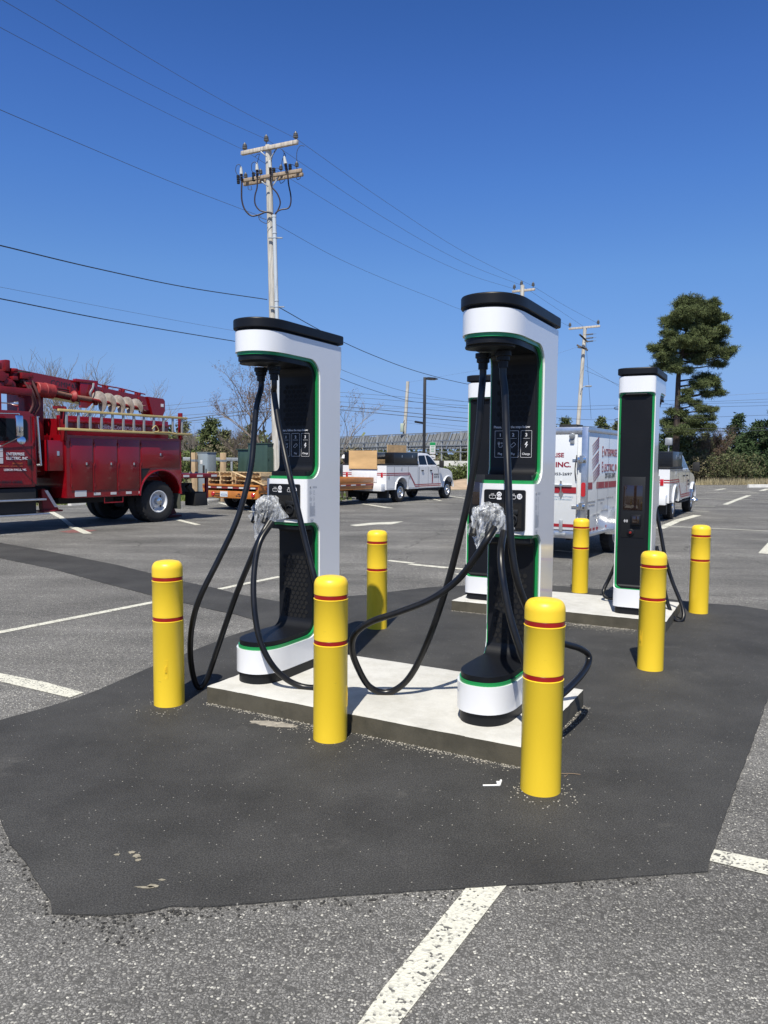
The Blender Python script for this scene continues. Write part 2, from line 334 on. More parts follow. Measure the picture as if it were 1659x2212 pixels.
def outline_strip(pts, wd, closed=False):     # 2-D polyline -> list of quads (for drawn marks)
    P = [Vector((p[0], p[1])) for p in pts]
    if closed: P.append(P[0])
    qs = []
    for a, b in zip(P, P[1:]):
        d = (b-a).normalized(); n = Vector((-d.y, d.x))*wd/2; e = d*wd/2
        qs.append([a-e+n, a-e-n, b+e-n, b+e+n])
    return qs
def marks(quads, origin, right, upv, mat, parent, name='printed_symbol', off=0.0):
    R_, U_ = Vector(right).normalized(), Vector(upv).normalized(); Nn = R_.cross(U_); b = MB()
    for k, q in enumerate(quads): b.face([Vector(origin)+R_*p[0]+U_*p[1]+Nn*(off+.00004*k) for p in q])
    return b.build(name, mat, parent, smooth=False, fix=False)
def disc(cx, cy, r, n=14): return [(cx+r*math.cos(2*PI*i/n), cy+r*math.sin(2*PI*i/n)) for i in range(n)]

# ================================================================== ground
def sheet(name, poly, z, mat, kind='structure', jag=0, thick=0, seed=1):
    rng = random.Random(seed); pts = []
    if jag:
        n = len(poly)
        for i in range(n):
            a, b = Vector(poly[i][:2]), Vector(poly[(i+1) % n][:2]); k = max(1, int((b-a).length/.05)); k = min(k, 160)
            for j in range(k):
                p = a.lerp(b, j/k); q = Vector((noise.noise(Vector((p.x*9, p.y*9, seed))), noise.noise(Vector((p.x*9, p.y*9, seed+9)))))*jag
                q += Vector((rng.uniform(-1, 1), rng.uniform(-1, 1)))*jag*.25
                pts.append(p+q)
    else: pts = [Vector(p[:2]) for p in poly]
    b = MB(); top = [b.bm.verts.new((p.x, p.y, z)) for p in pts]; f = b.bm.faces.new(top)
    if thick:
        lo = [b.bm.verts.new((p.x, p.y, z-thick)) for p in pts]; n = len(pts)
        for i in range(n): b.bm.faces.new((top[i], lo[i], lo[(i+1) % n], top[(i+1) % n]))
    bmesh.ops.recalc_face_normals(b.bm, faces=b.bm.faces); f.normal_update()
    if f.normal.z < 0: bmesh.ops.reverse_faces(b.bm, faces=b.bm.faces)
    o = b.build(name, mat, smooth=False, fix=False); o['kind'] = kind; return o

SOIL = pbr('rough_verge_soil', (.16, .145, .08), .95, var=.45, vs=.35, bump=.6, bs=8)
b = MB(); R_ = 1500
b.face([(-R_, -R_, -.02), (R_, -R_, -.02), (R_, R_, -.02), (-R_, R_, -.02)])
g = b.build('ground', SOIL, smooth=False); g['kind'] = 'structure'
far = [gp(u, v) for u, v in [(-500, 1118), (0, 1098), (200, 1087), (437, 1082), (600, 1070), (760, 1061), (985, 1059), (1200, 1050), (1520, 1047.5), (1659, 1047), (2100, 1050)]]
sheet('parking_lot', [(-45, -25)] + [(-45, far[0].y)] + [(p.x, p.y) for p in far] + [(far[-1].x, -25)], 0.0, M_OLD)
patch = [(-9, 1490+70), (-9, 1750), (25, 1830), (55, 1862), (80, 1910), (107, 1945), (112, 1976), (200, 1979), (310, 1974), (370, 1961), (475, 1960), (600, 1948), (829, 1931), (1004, 1921), (1094, 1915), (1279, 1903), (1454, 1890), (1529, 1885), (1537, 1850), (1549, 1810), (1579, 1730), (1599, 1675), (1619, 1625), (1659, 1510), (1700, 1400), (1680, 1322), (1593, 1309), (1532, 1305), (1483, 1300), (1445, 1295), (1340, 1277), (1200, 1266), (1080, 1262), (954, 1268), (924, 1270), (838, 1280), (791, 1286), (749, 1289), (680, 1297), (606, 1301),
         (512, 1284), (464, 1271), (406, 1259), (333, 1241), (252, 1221), (98, 1190), (0, 1173), (-260, 1122), (-300, 1146), (0, 1206), (112, 1229), (224, 1260), (333, 1288), (406, 1305), (464, 1319), (510, 1328), (556, 1342),
         (546, 1360), (500, 1374), (420, 1406), (333, 1439), (210, 1493), (170, 1508), (100, 1530)]
sheet('fresh_asphalt_patch', [gp(*q) for q in patch], .007, M_NEW, jag=.006, thick=.012)

def marking(name, quads, z=.004):
    k = MB()
    for q in quads:
        P = [gp(*p) for p in q]; k.face([(p.x, p.y, z) for p in P])
    o = k.build(name, M_PAINT, smooth=False); o['kind'] = 'structure'
def line(u1, v1, u2, v2, wd):                     # a painted line of real width on the ground
    a, c = gp(u1, v1), gp(u2, v2); n = Vector((-(c-a).y, (c-a).x, 0)).normalized()*wd/2
    return [a+n, c+n, c-n, a-n]
def lines(name, segs, z=.004):
    k = MB()
    for i, s_ in enumerate(segs): k.face([(p.x, p.y, z+.0006*i) for p in line(*s_)])
    o = k.build(name, M_PAINT, smooth=False); o['kind'] = 'structure'
marking('bay_line', [[(1006, 1921), (1094, 1914.5), (864, 2212), (800, 2300), (700, 2300), (775, 2212), (829, 2135)]])
marking('bay_line', [[(1540, 1836), (1659, 1860), (1800, 1888), (1800, 1925), (1659, 1892), (1533, 1861)]])
marking('bay_line', [[(-60, 1442), (0, 1455), (100, 1475), (181, 1497), (150, 1508), (60, 1487), (0, 1473), (-60, 1460)]])
lines('bay_line', [(-80, 1382, 333, 1301, .10), (333, 1301, 385, 1291, .09)])
lines('bay_line', [(474, 1273, 606, 1245.5, .10)])
lines('bay_line', [(838, 1211, 892, 1217, .13), (885, 1219, 966, 1227, .15), (962, 1226, 1010, 1231, .13), (985, 1240, 1010, 1243, .12)])
lines('bay_line', [(107, 1104, 132, 1118, .16), (132, 1118, 156, 1137, .13), (156, 1138, 190, 1153, .18)])
lines('bay_line', [(380, 1122, 428, 1134, .16), (474, 1086, 520, 1099, .16), (520, 1099, 620, 1123, .14)])
lines('bay_line', [(880, 1007+0, 880, 1007, .1)] if False else [(742, 1078, 800, 1086, .14), (755, 1084, 835, 1097, .13), (795, 1090, 848, 1098, .14), (900, 1077, 926, 1080.5, .14), (936, 1078.5, 953, 1082, .14), (964, 1071, 1000, 1076, .16), (1000, 1076, 1010, 1077.5, .14)])
marking('arrow_marking', [[(755, 1134.5), (802, 1129.5), (872, 1126.5), (845, 1133), (815, 1133), (770, 1137)]])
lines('bay_line', [(1425, 1142, 1461, 1126, .22), (1461, 1125.5, 1507, 1113, .24)])
lines('bay_line', [(1425, 1136, 1800, 1154, .11)])
lines('bay_line', [(1566, 1090, 1590, 1080.5, .2), (1590, 1080.5, 1618.5, 1070, .22)])
lines('bay_line', [(1505, 1077, 1624, 1079.5, .14), (1487, 1103.6, 1532, 1104.6, .14), (1500, 1092.5, 1545, 1094, .14), (1636, 1080.3, 1700, 1082, .14), (1524, 1063.6, 1640, 1067, .2), (1570, 1061, 1636, 1064, .3), (1546, 1059, 1566, 1055.6, .25), (1644, 1060.5, 1659, 1056, .3)])
marking('bay_line', [[(1638, 1195), (1661, 1170), (1700, 1150), (1730, 1152), (1690, 1175), (1659, 1197)]])
lines('bay_line', [(1201, 1189, 1236, 1193, .14), (1318, 1172, 1345, 1172.5, .16), (1190, 1240, 1236, 1246, .001)])
RED_SPRAY = pbr('faded_red_spray_paint', (.20, .085, .08), .9, var=.4, vs=8)
k = MB(); k.face([(p.x, p.y, .0025) for p in [gp(128, 1149), (gp(160, 1144)), gp(212, 1145), gp(185, 1150), gp(150, 1151)]]); o = k.build('red_spray_mark', RED_SPRAY, smooth=False); o['kind'] = 'structure'

# ================================================================== concrete pads
TH1, TH2 = math.radians(-28.5), math.radians(-27.5)
O1, O2 = Vector((-1.151, 4.901, 0)), Vector((.732, 8.063, 0))
def pad_pt(O_, th, a, b_, z=0): return Vector((O_.x+a*math.cos(th)-b_*math.sin(th), O_.y+a*math.sin(th)+b_*math.cos(th), z))
PADH = .12
def pad(O_, th, Lx, W, label, seed):
    t = thing('concrete_pad', label, 'concrete pad', (O_.x, O_.y, 0), th, 'concrete equipment pads under the chargers')
    b = MB(); bb = bmesh.new(); bmesh.ops.create_cube(bb, size=1); bmesh.ops.scale(bb, verts=bb.verts, vec=(Lx, W, PADH+.05)); bmesh.ops.translate(bb, verts=bb.verts, vec=(Lx/2, W/2, (PADH-.05)/2))
    bmesh.ops.subdivide_edges(bb, edges=bb.edges[:], cuts=30, use_grid_fill=True)
    for v in bb.verts:
        if v.co.z > PADH-.001:
            ed = min(v.co.x, Lx-v.co.x, v.co.y, W-v.co.y)
            if ed < .004: v.co.z -= .005+.003*noise.noise(v.co*14)
        else:
            q = noise.noise(Vector((v.co.x*12, v.co.y*12, v.co.z*12+seed)))*.004
            if v.co.y < .001: v.co.y += q
            if v.co.x > Lx-.001: v.co.x += q
    b.add(bb)
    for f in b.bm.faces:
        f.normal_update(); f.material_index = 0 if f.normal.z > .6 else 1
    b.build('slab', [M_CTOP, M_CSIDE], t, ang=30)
    return t
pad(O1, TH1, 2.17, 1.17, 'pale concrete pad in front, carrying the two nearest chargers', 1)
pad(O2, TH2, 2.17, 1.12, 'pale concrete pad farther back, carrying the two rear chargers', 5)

# mortar crumbs and grit round the pads: nobody could count them
GRIT = pbr('pale_grit', (.30, .28, .24), .95, island=.45)
def crumbs(name, samples, label, mat=GRIT, r=(.0018, .006), z=.007):
    k = MB()
    for (x, y) in samples:
        s_ = random.uniform(*r)**1; bb = bmesh.new(); bmesh.ops.create_icosphere(bb, subdivisions=1, radius=s_)
        M = Matrix.Translation((x, y, z+s_*.25)) @ Matrix.Rotation(random.uniform(0, PI), 4, 'Z') @ Matrix.Diagonal((1, random.uniform(.5, 1), random.uniform(.35, .7), 1))
        k.add(bb, 0, M)
    o = k.build(name, mat, smooth=False); tag(o, label, 'grit', kind='stuff')
S = []
def edge_samples(O_, th, a0, b0, a1, b1, n, spread, out, clump=.5):
    for i in range(n):
        t = random.random()
        if noise.noise(Vector((t*9+a0*3, b0, 3))) < clump-.75 and random.random() < .75: continue
        d = abs(random.gauss(0, spread)); a = a0+(a1-a0)*t; b_ = b0+(b1-b0)*t
        nx = (b1-b0); ny = -(a1-a0); l = math.hypot(nx, ny); p = pad_pt(O_, th, a+nx/l*d, b_+ny/l*d); S.append((p.x, p.y))
edge_samples(O1, TH1, 0, 0, 2.17, 0, 650, .02, 1)
edge_samples(O1, TH1, .45, 0, .95, 0, 200, .08, 1)
edge_samples(O1, TH1, 1.2, 0, 2.1, 0, 260, .045, 1)
edge_samples(O1, TH1, 2.17, 0, 2.17, 1.17, 420, .025, 1)
edge_samples(O2, TH2, 0, 0, 2.17, 0, 700, .02, 1)
edge_samples(O2, TH2, 1.0, 0, 1.9, 0, 700, .1, 1)
for cx, cy, n in ((.86, 3.58, 80), (-1.36, 4.80, 45), (-.2, 4.2, 25)):
    for i in range(n):
        a = random.uniform(-PI, PI); rr = .1+abs(random.gauss(0, .045)); S.append((cx-.08+rr*math.cos(a), cy+rr*math.sin(a)))
crumbs('concrete_crumbs', S, 'pale concrete crumbs spilled along the feet of the pads and posts')
S = []
for i in range(480):
    u, v = random.uniform(60, 1560), 1480+430*random.random()**.8
    p = gp(u, v, .007)
    if u < 120+ (1900-v)*.0: continue
    if random.random() < .35+.65*max(0, noise.noise(Vector((p.x*1.4, p.y*1.4, 2)))*1.8+.25): S.append((p.x, p.y))
crumbs('loose_grit', S, 'scattered small pale grit lying on the new dark asphalt', r=(.001, .0038))
# sandy smear beside the front pad
DUST = pbr('dried_cement_dust', (.30, .275, .235), .95, var=.3, vs=30)
k = MB()
c0 = pad_pt(O1, TH1, .62, -.115)
k.face([(c0.x+(.15+.05*noise.noise(Vector((i*.9, 0, 0))))*math.cos(i*2*PI/40), c0.y+(.045+.03*noise.noise(Vector((i*.7, 4, 0))))*math.sin(i*2*PI/40)-.04*math.cos(i*2*PI/40), .0085) for i in range(40)])
o = k.build('cement_smear', DUST, smooth=False); o['kind'] = 'structure'
k = MB()
for (u, v, a, b_) in ((285, 1845, .02, .009), (296, 1853, .022, .012), (330, 1918, .03, .01), (350, 1905, .016, .007), (253, 1850, .013, .008), (318, 1921, .05, .008), (298, 1862, .016, .009)):
    c0 = gp(u, v)
    k.face([(c0.x+(a*.75+.55*a*noise.noise(Vector((i*.83, u*.37, 0))))*math.cos(i*2*PI/18), c0.y+(b_*1.1+.8*b_*noise.noise(Vector((i*.9, v*.31, 5))))*math.sin(i*2*PI/18), .0084) for i in range(18)])
o = k.build('paint_drips', pbr('dried_cream_drips', (.27, .245, .19), .9, var=.3, vs=60), smooth=False); o['kind'] = 'structure'
# a white stick of litter and a dry twig
k = MB(); a, c = gp(1043, 1696.5, .012), gp(1079, 1696, .012)
k.tube([a, c], .0042, 6); k.tube([c, c+Vector((.012, .03, .012))], .006, 6); k.box(c.x-.012, c.x+.004, c.y+.005, c.y+.03, .008, .02)
tag(k.build('plastic_stick', pbr('white_plastic', (.8, .8, .78), .4)), 'small white plastic stick lying on the asphalt before the pad', 'litter')
k = MB(); k.tube(spline([gp(1212, 1671, .012), gp(1235, 1671, .012), gp(1254, 1673, .011)]), .002, 5); k.tube([gp(1226, 1673, .01), gp(1219, 1679, .011)], .0015, 5)
tag(k.build('twig', pbr('dry_twig', (.22, .16, .11), .9)), 'thin dry twig lying beside the nearest yellow bollard', 'twig')

# ================================================================== bollards
def make_bollard():
    t = thing('bollard', 'x', 'bollard', group='yellow bollards around the chargers')
    r = .0975; H = .955
    b = MB(); b.lathe([(r, -.03), (r, .40), (r+.0012, .4015), (r+.0012, .404), (r-.0035, .4055), (r-.0035, .578), (r+.001, .58), (r+.001, .7805), (r+.0012, .782), (r-.0035, .7835)], seg=64, cap=True)
    # lower sleeve, with a shallow lip above and below each stripe
    b = MB()
    prof = [(r, -.03), (r, .5555), (r+.0013, .558), (r+.0013, .5605), (r-.003, .562), (r-.003, .587), (r-.0005, .588), (r-.0005, .815), (r+.0013, .8175), (r+.0013, .820), (r-.003, .8215), (r-.003, .8465), (r-.0005, .8475), (r-.0005, .895)]
    for i in range(1, 11):
        a = i/10*PI/2; prof.append((r-.0005-.034*(1-math.cos(a)), .895+.048*math.sin(a)))
    prof += [(.05, .9465), (.02, .949), (.0, .9495)]
    b.lathe(prof, seg=64); b.build('sleeve', YELLOW, t, ang=50)
    for z0 in (.5635, .823):
        k = MB(); k.lathe([(r-.0026, z0), (r-.0018, z0+.001), (r-.0018, z0+.0215), (r-.0026, z0+.0225)], seg=64, cap=False); k.build('reflective_stripe', REDST, t)
    k = MB(); k.tube([(-.036, -.0975+.007, .20), (-.036, -.0975+.007, .315), (-.014, -.0977, .315), (-.014, -.0977, .2), (-.036, -.0975+.007, .20)], .0013, 6)
    text('IRONSIDE' if False else '00/01', .02, (-.0185, -.0985, .235), (0, 0, 1), (-1, 0, 0), YELLOW, t, depth=.0008, name='embossed_mark')
    k.build('embossed_frame', YELLOW, t)
    return t
B0 = make_bollard()
BPOS = [(-1.395, 4.886, 0, 1.0, 'yellow bollard at the far left beside the hanging charger cable', .35),
        (-.30, 4.287, 0, 1.0, 'yellow bollard before the middle of the front pad, between its two chargers', 1.6),
        (.775, 3.622, 0, 1.0, 'nearest and largest yellow bollard, in front of the right-hand charger', 2.6),
        (2.078, 5.823, 0, .975, 'yellow bollard in front of the rear pad, hiding part of the far right charger', -.95),
        (3.376, 8.068, 0, 1.0, 'rightmost yellow bollard, beside the cable hanging from the far right charger', 2.0),
        (2.419, 9.295, 0, .97, 'yellow bollard standing behind the rear pad, near the white enclosed trailer', 3.0),
        (-.06, 7.203, 0, .995, 'yellow bollard behind the front pad with a rounded shadow across its foot', 2.2)]
for i, (x, y, z, s_, lab, rz) in enumerate(BPOS):
    o = B0 if i == 0 else copy_tree(B0)
    o.location = (x, y, 0); o.rotation_euler = (random.uniform(-.004, .004), random.uniform(-.004, .004), rz); o.scale = (1, 1, s_); o['label'] = lab

# ================================================================== chargers
W2 = .173; DEP = .95
FE, FN = .25, 2.35                      # depth and fullness of the rounded cable end
def rp(pts, rad, n=6):                  # round the corners of an open 2-D path; rad per point
    out = []
    for i, p in enumerate(pts):
        r = rad[i]
        if r <= 0 or i in (0, len(pts)-1): out.append(Vector(p)); continue
        a, c, q = Vector(pts[i-1]), Vector(p), Vector(pts[i+1]); d1 = (a-c).normalized(); d2 = (q-c).normalized(); ang = d1.angle(d2)
        t = r/math.tan(ang/2); s_ = c+d1*t; e = c+d2*t; cen = c+(d1+d2).normalized()*(r/math.sin(ang/2))
        a0 = math.atan2(s_.y-cen.y, s_.x-cen.x); a1 = math.atan2(e.y-cen.y, e.x-cen.x); tot = (a1-a0+PI) % (2*PI)-PI
        for k in range(n+1): out.append(cen+Vector((math.cos(a0+tot*k/n), math.sin(a0+tot*k/n)))*r)
    return out
def offset(path, d):                    # shift an open path sideways (towards its left)
    out = []
    for i in range(len(path)):
        t = (path[min(i+1, len(path)-1)]-path[max(i-1, 0)]).normalized(); out.append(path[i]+Vector((-t.y, t.x))*d)
    return out
LOW = rp([(0, .225), (.62, .225), (.62, 1.035), (.43, 1.035)], [0, .13, .085, 0], 8)          # opening under the holster box
UPP = rp([(.43, 1.335), (.62, 1.335), (.62, 2.155), (0, 2.155)], [0, .10, .12, 0], 8)         # opening under the overhang
REA = rp([(.945, 2.135), (.885, 2.135), (.885, .245), (.945, .245)], [0, .05, .05, 0], 6)         # shallow recess of the screen end
def halfw(y, z, ins, ext=0.0):
    h = W2-ins-ext*max(0, min(1, (y-.40)/.12))*max(0, min(1, (.80-y)/.05)); y0 = 0.0; e = FE; n = FN
    if .5 < z < 2.0: y0, e, n = .43, .035, 2.0
    wv = h; t = (y-y0-ins)/(e-ins if e > .05 else e)
    if t < 1: wv = h*(1-(1-max(t, 0))**n)**(1/n)
    ye, e2 = .945, .06
    t = (ye-ins-y)/e2
    if t < 1: wv = min(wv, h*(1-.36*(1-max(t, 0))**2.6))
    return wv
CUTS = [FE*(k/12)**2.1 for k in range(0, 13)]+[.40+.02*k for k in range(7)]+[.43+.035*(1-math.cos(k*PI/10)) for k in range(0, 6)]+[.845+.1*k/9 for k in range(10)]
def solid(poly, ins, name, mat, parent, ang=40, ext=0.0):
    """side profile (depth, height) given the plan outline: cut into narrow strips by depth, then walled along its edge"""
    P_ = [(round(p[0], 6), round(p[1], 6)) for p in poly]
    Q_ = [P_[0]]
    for p in P_[1:]:
        if abs(p[0]-Q_[-1][0])+abs(p[1]-Q_[-1][1]) > 2e-5: Q_.append(p)
    P_ = Q_; n = len(P_)
    ys = sorted(set([round(c+ins, 6) for c in CUTS]+[p[0] for p in P_])); lo, hi = min(p[0] for p in P_), max(p[0] for p in P_)
    ys = [y for y in ys if lo <= y <= hi]; yy = [ys[0]]
    for y in ys[1:]:
        if y-yy[-1] > 1e-5: yy.append(y)
    o = bmesh.new()
    def V(y, z, s_): return o.verts.new((s_*halfw(y, z, ins, ext), y, z))
    for ya, yb in zip(yy, yy[1:]):
        ym = (ya+yb)/2; hit = []
        for i in range(n):
            p, q = P_[i], P_[(i+1) % n]
            if (p[0] < ym) != (q[0] < ym):
                f_ = lambda y: p[1]+(q[1]-p[1])*(y-p[0])/(q[0]-p[0])
                hit.append((f_(ym), f_(ya), f_(yb)))
        hit.sort()
        for a, c in zip(hit[0::2], hit[1::2]):
            for s_ in (-1, 1):
                vs = [V(ya, a[1], s_), V(yb, a[2], s_), V(yb, c[2], s_), V(ya, c[1], s_)]
                o.faces.new(vs if s_ > 0 else vs[::-1])
    for i in range(n):
        p, q = P_[i], P_[(i+1) % n]; ts = [0, 1]
        if abs(q[0]-p[0]) > 1e-5: ts += [(y-p[0])/(q[0]-p[0]) for y in yy if min(p[0], q[0])+1e-6 < y < max(p[0], q[0])-1e-6]
        ts.sort()
        for t0, t1 in zip(ts, ts[1:]):
            a = (p[0]+(q[0]-p[0])*t0, p[1]+(q[1]-p[1])*t0); c = (p[0]+(q[0]-p[0])*t1, p[1]+(q[1]-p[1])*t1)
            if halfw(*a, ins) < 1e-4 and halfw(*c, ins) < 1e-4: continue
            o.faces.new((V(*a, -1), V(*c, -1), V(*c, 1), V(*a, 1)))
    bmesh.ops.remove_doubles(o, verts=o.verts, dist=2e-5)
    bmesh.ops.dissolve_degenerate(o, edges=o.edges, dist=1e-6)
    k = MB(); k.bm.free(); k.bm = o
    return k.build(name, mat, parent, ang=ang)
def strip(path, t0, t1): return offset(path, t0)+offset(path, t1)[::-1]

def make_charger():
    T = thing('ev_charger', 'x', 'charger', group='white and black car chargers on the concrete pads')
    shell = [Vector((0, .07))]+LOW+UPP+[Vector((0, 2.285)), Vector((.945, 2.285))]+REA+[Vector((.945, .07))]
    solid(shell, 0, 'shell', WHITE, T)
    solid([Vector((.016, 0)), Vector((.016, .07)), Vector((.929, .07)), Vector((.929, 0))], .016, 'plinth', BLACK, T)
    solid([Vector((.022, 2.285)), Vector((.022, 2.315)), Vector((.923, 2.315)), Vector((.923, 2.285))], .022, 'cap_neck', BLACK2, T)
    # cap: overhanging lid with a softened rim
    cap = MB()
    def ring(off, z):
        pts = []; e = FE; h = W2-off
        ys = [off+(e-off)*(k/16)**2.1 for k in range(17)]
        left = []
        for y in ys: left.append((-(h*(1-(1-(y-off)/(e-off))**FN)**(1/FN)), y))
        for k in range(9):
            s_ = k/8; y = .875+(.07-off)*s_**.6; t = (.945-off-y)/.06; t = max(0, min(1, t)); left.append((-(h*(1-.36*(1-t)**2.6)), y))
        right = [(-x, y) for x, y in left[::-1]]
        return [(x, y, z) for x, y in left+right[:-1]]
    rings = [ring(.012, 2.298), ring(-.008, 2.303), ring(-.011, 2.307), ring(-.011, 2.356), ring(-.008, 2.362), ring(.004, 2.366)]
    vr = [[cap.bm.verts.new(p) for p in r_] for r_ in rings]
    for a, b_ in zip(vr, vr[1:]):
        n = len(a)
        for i in range(n): cap.bm.faces.new((a[i], a[(i+1) % n], b_[(i+1) % n], b_[i]))
    cap.bm.faces.new(vr[0][::-1]); cap.bm.faces.new(vr[-1]); cap.build('cap', BLACK, T, ang=25)
    # green piping and black liners round the openings
    def sub(path, a, b_):
        return path
    for P, ins_g in ((LOW, .004), (UPP, .004)):
        g_ = [Vector(p) for p in P]
        def fr(path, ins):
            q = [Vector(p) for p in path]
            for p in (q[0], q[-1]):
                p.x = (0 if p.x < .2 else .43)+ins
            return q
        pg = fr(g_, .011); solid(strip(pg, -.002, .020), .011, 'green_piping', GREEN, T)
        pb = fr(g_, .019); solid(strip(pb, .0, .052), .019, 'black_liner', BLACK, T, ext=.010)
    rg = [Vector(p) for p in REA]; rg[0].x = rg[-1].x = .937; solid(strip(rg, -.002, .012), .008, 'green_piping', GREEN, T)
    rb = [Vector(p) for p in REA]; rb[0].x = rb[-1].x = .929; solid(strip(rb, .0, .022), .019, 'black_liner', BLACK, T)
    # underside collar and the two cable glands
    k = MB(); k.lathe([(.112, 2.09), (.115, 2.094), (.115, 2.104)], (0, 0, 0), seg=40); bmesh.ops.transform(k.bm, matrix=Matrix.Translation((-.01, .17, 0)) @ Matrix.Diagonal((1.25, .95, 1, 1)), verts=k.bm.verts)
    k.build('gland_plate', BLACK2, T)
    for gx, gy in GL:
        k = MB(); k.lathe([(.046, 2.085), (.046, 2.06), (.038, 2.055), (.038, 2.035), (.028, 2.03), (.028, 1.995)], (gx, gy, 0), seg=20); k.build('cable_gland', BLACK, T)
    # column panel on the cable side: recessed board, hex perforation, steps print
    yf = .62-.052
    fw_ = .128
    k = MB(); fr_ = [(-fw_, 1.452), (-fw_, 2.0), (fw_, 2.0), (fw_, 1.452)]
    for q in outline_strip([(p[0], p[1]) for p in fr_], .0025, closed=True): k.face([(p[0], yf-.0012, p[1]) for p in q])
    k.build('panel_seam', BLACK2, T, smooth=False)
    def hexes(z0, z1, name):
        k = MB(); pitch = .037; row = 0; z = z0
        while z < z1:
            for i in range(-3, 4):
                x = i*pitch+(pitch/2 if row % 2 else 0)
                if abs(x) > .108: continue
                P = [(x+.0165*math.cos(PI/6+j*PI/3), yf-.0015, z+.0165*math.sin(PI/6+j*PI/3)) for j in range(6)]
                k.face(P[::-1]); 
                k.tube(P+[P[0]], .0008, 4, mi=1, caps=False)
            z += pitch*.866; row += 1
        k.build(name, [pbr('deep_black_hole', (.004, .004, .005), .9), BLACK], T, smooth=False)
    hexes(1.72, 1.99, 'vent_grille'); hexes(.36, .80, 'vent_grille')
    R3, U3 = (1, 0, 0), (0, 0, 1); y3 = yf-.002
    text('Please, follow the steps below', .0215, (-.126, y3, 1.668), R3, U3, WTEXT, T, xs=.88)
    for i, (nm, wd) in enumerate((('1', 'Plug'), ('2', 'Pay'), ('3', 'Charge'))):
        cx = -.083+i*.083
        Q = outline_strip(rp([(cx-.034, 1.58), (cx-.034, 1.652), (cx+.034, 1.652), (cx+.034, 1.492), (cx-.034, 1.492), (cx-.034, 1.58)], [0, .004, .004, .004, .004, 0], 3), .0016)
        Q += outline_strip([(cx-.022, 1.606), (cx+.022, 1.606)], .0013)
        if i == 0:
            Q += outline_strip([(cx-.012, 1.585), (cx-.012, 1.577), (cx-.004, 1.577), (cx-.004, 1.585)], .0018)+outline_strip(rp([(cx-.008, 1.577), (cx-.008, 1.553), (cx+.014, 1.553), (cx+.014, 1.566)], [0, .006, .006, 0]), .002)
            Q += outline_strip([(cx-.014, 1.577), (cx-.002, 1.577), (cx-.005, 1.568), (cx-.011, 1.568), (cx-.014, 1.577)], .0016)
            text('EV', .011, (cx+.004, y3, 1.574), R3, U3, WTEXT, T)
        if i == 1: Q += outline_strip([(cx-.017, 1.562), (cx+.006, 1.582), (cx+.017, 1.570), (cx-.006, 1.550), (cx-.017, 1.562)], .0018)
        if i == 2: Q += [[(cx+.002, 1.586), (cx-.010, 1.567), (cx-.001, 1.567), (cx+.003, 1.575)], [(cx+.004, 1.571), (cx+.011, 1.571), (cx-.004, 1.548), (cx-.001, 1.564)], [(cx+.002, 1.586), (cx+.009, 1.586), (cx+.005, 1.575), (cx-.001, 1.573)]]
        marks(Q, (0, y3, 0), R3, U3, WTEXT, T)
        text(nm, .027, (cx, y3, 1.618), R3, U3, WTEXT, T, align='CENTER', bold=.0004)
        text(wd, .0185, (cx, y3, 1.507), R3, U3, WTEXT, T, align='CENTER', xs=.92)
    # holster box: black face plate with a dark opening
    yh = .43
    k = MB(); poly = rp([(0, 1.30), (-.128, 1.30), (-.128, 1.058), (.129, 1.058), (.129, 1.30), (0, 1.30)], [0, .012, .012, .012, .012, 0], 4)
    k.prism([(p.x, p.y) for p in poly[:-1]], yh-.007, yh+.01, 'y'); k.build('holster_plate', BLACK, T)
    k = MB(); HOLE = pbr('deep_black_hole', (.004, .004, .005), .9); k.box(-.108, .110, yh-.0085, yh+.0, 1.075, 1.222); k.build('holster_opening', HOLE, T)
    k = MB()
    for x in (-.052, .054):
        k.box(x-.036, x+.036, yh-.018, yh-.004, 1.155, 1.185, bev=.004); k.lathe([(.034, 0), (.034, .014), (.028, .016), (.024, .004), (0, .004)], (x, yh-.006, 1.125), (0, -1, 0), 20)
    k.build('connector_dock', BLACK2, T)
    yp = yh-.0085
    for (x, lab, num) in ((-.073, 'CCS', '1'), (.052, 'NACS', '2')):
        text(lab, .0105, (x, yp, 1.270), R3, U3, WTEXT, T, align='CENTER')
        Q = outline_strip(rp([(x, 1.266), (x-.020, 1.266), (x-.020, 1.252), (x-.014, 1.247), (x+.014, 1.247), (x+.020, 1.252), (x+.020, 1.266), (x, 1.266)], [0, .003, .002, .002, .002, .002, .003, 0], 3), .0022)
        marks(Q, (0, yp, 0), R3, U3, WTEXT, T); text(num, .009, (x, yp, 1.2525), R3, U3, WTEXT, T, align='CENTER')
    cx_, dx_ = -.031, .096
    Q = [disc(cx_, 1.272, .0155, 20), disc(cx_-.009, 1.2475, .0068), disc(cx_+.009, 1.2475, .0068), [(cx_-.009, 1.2405), (cx_+.009, 1.2405), (cx_+.009, 1.252), (cx_-.009, 1.252)], disc(dx_, 1.262, .0165, 20)]
    marks(Q, (0, yp, 0), R3, U3, WTEXT, T)
    D = [disc(cx_-.005, 1.277, .0033, 8), disc(cx_+.005, 1.277, .0033, 8), disc(cx_-.0085, 1.269, .0028, 8), disc(cx_+.0085, 1.269, .0028, 8), disc(cx_, 1.2625, .0033, 8)]
    for dx in (-.007, .007): D += outline_strip(disc(dx_+dx, 1.266, .0042, 10), .0016, closed=True)
    D += outline_strip([(dx_-.011, 1.253), (dx_-.005, 1.257), (dx_+.005, 1.257), (dx_+.011, 1.253)], .0016)
    marks(D, (0, yp-.0006, 0), R3, U3, BLACK, T)
    # data label on the side of the holster box
    xs_ = W2+.0006
    text('big', .018, (xs_, .490, 1.275), (0, 1, 0), U3, GTEXT, T, xs=.7, bold=.0005)
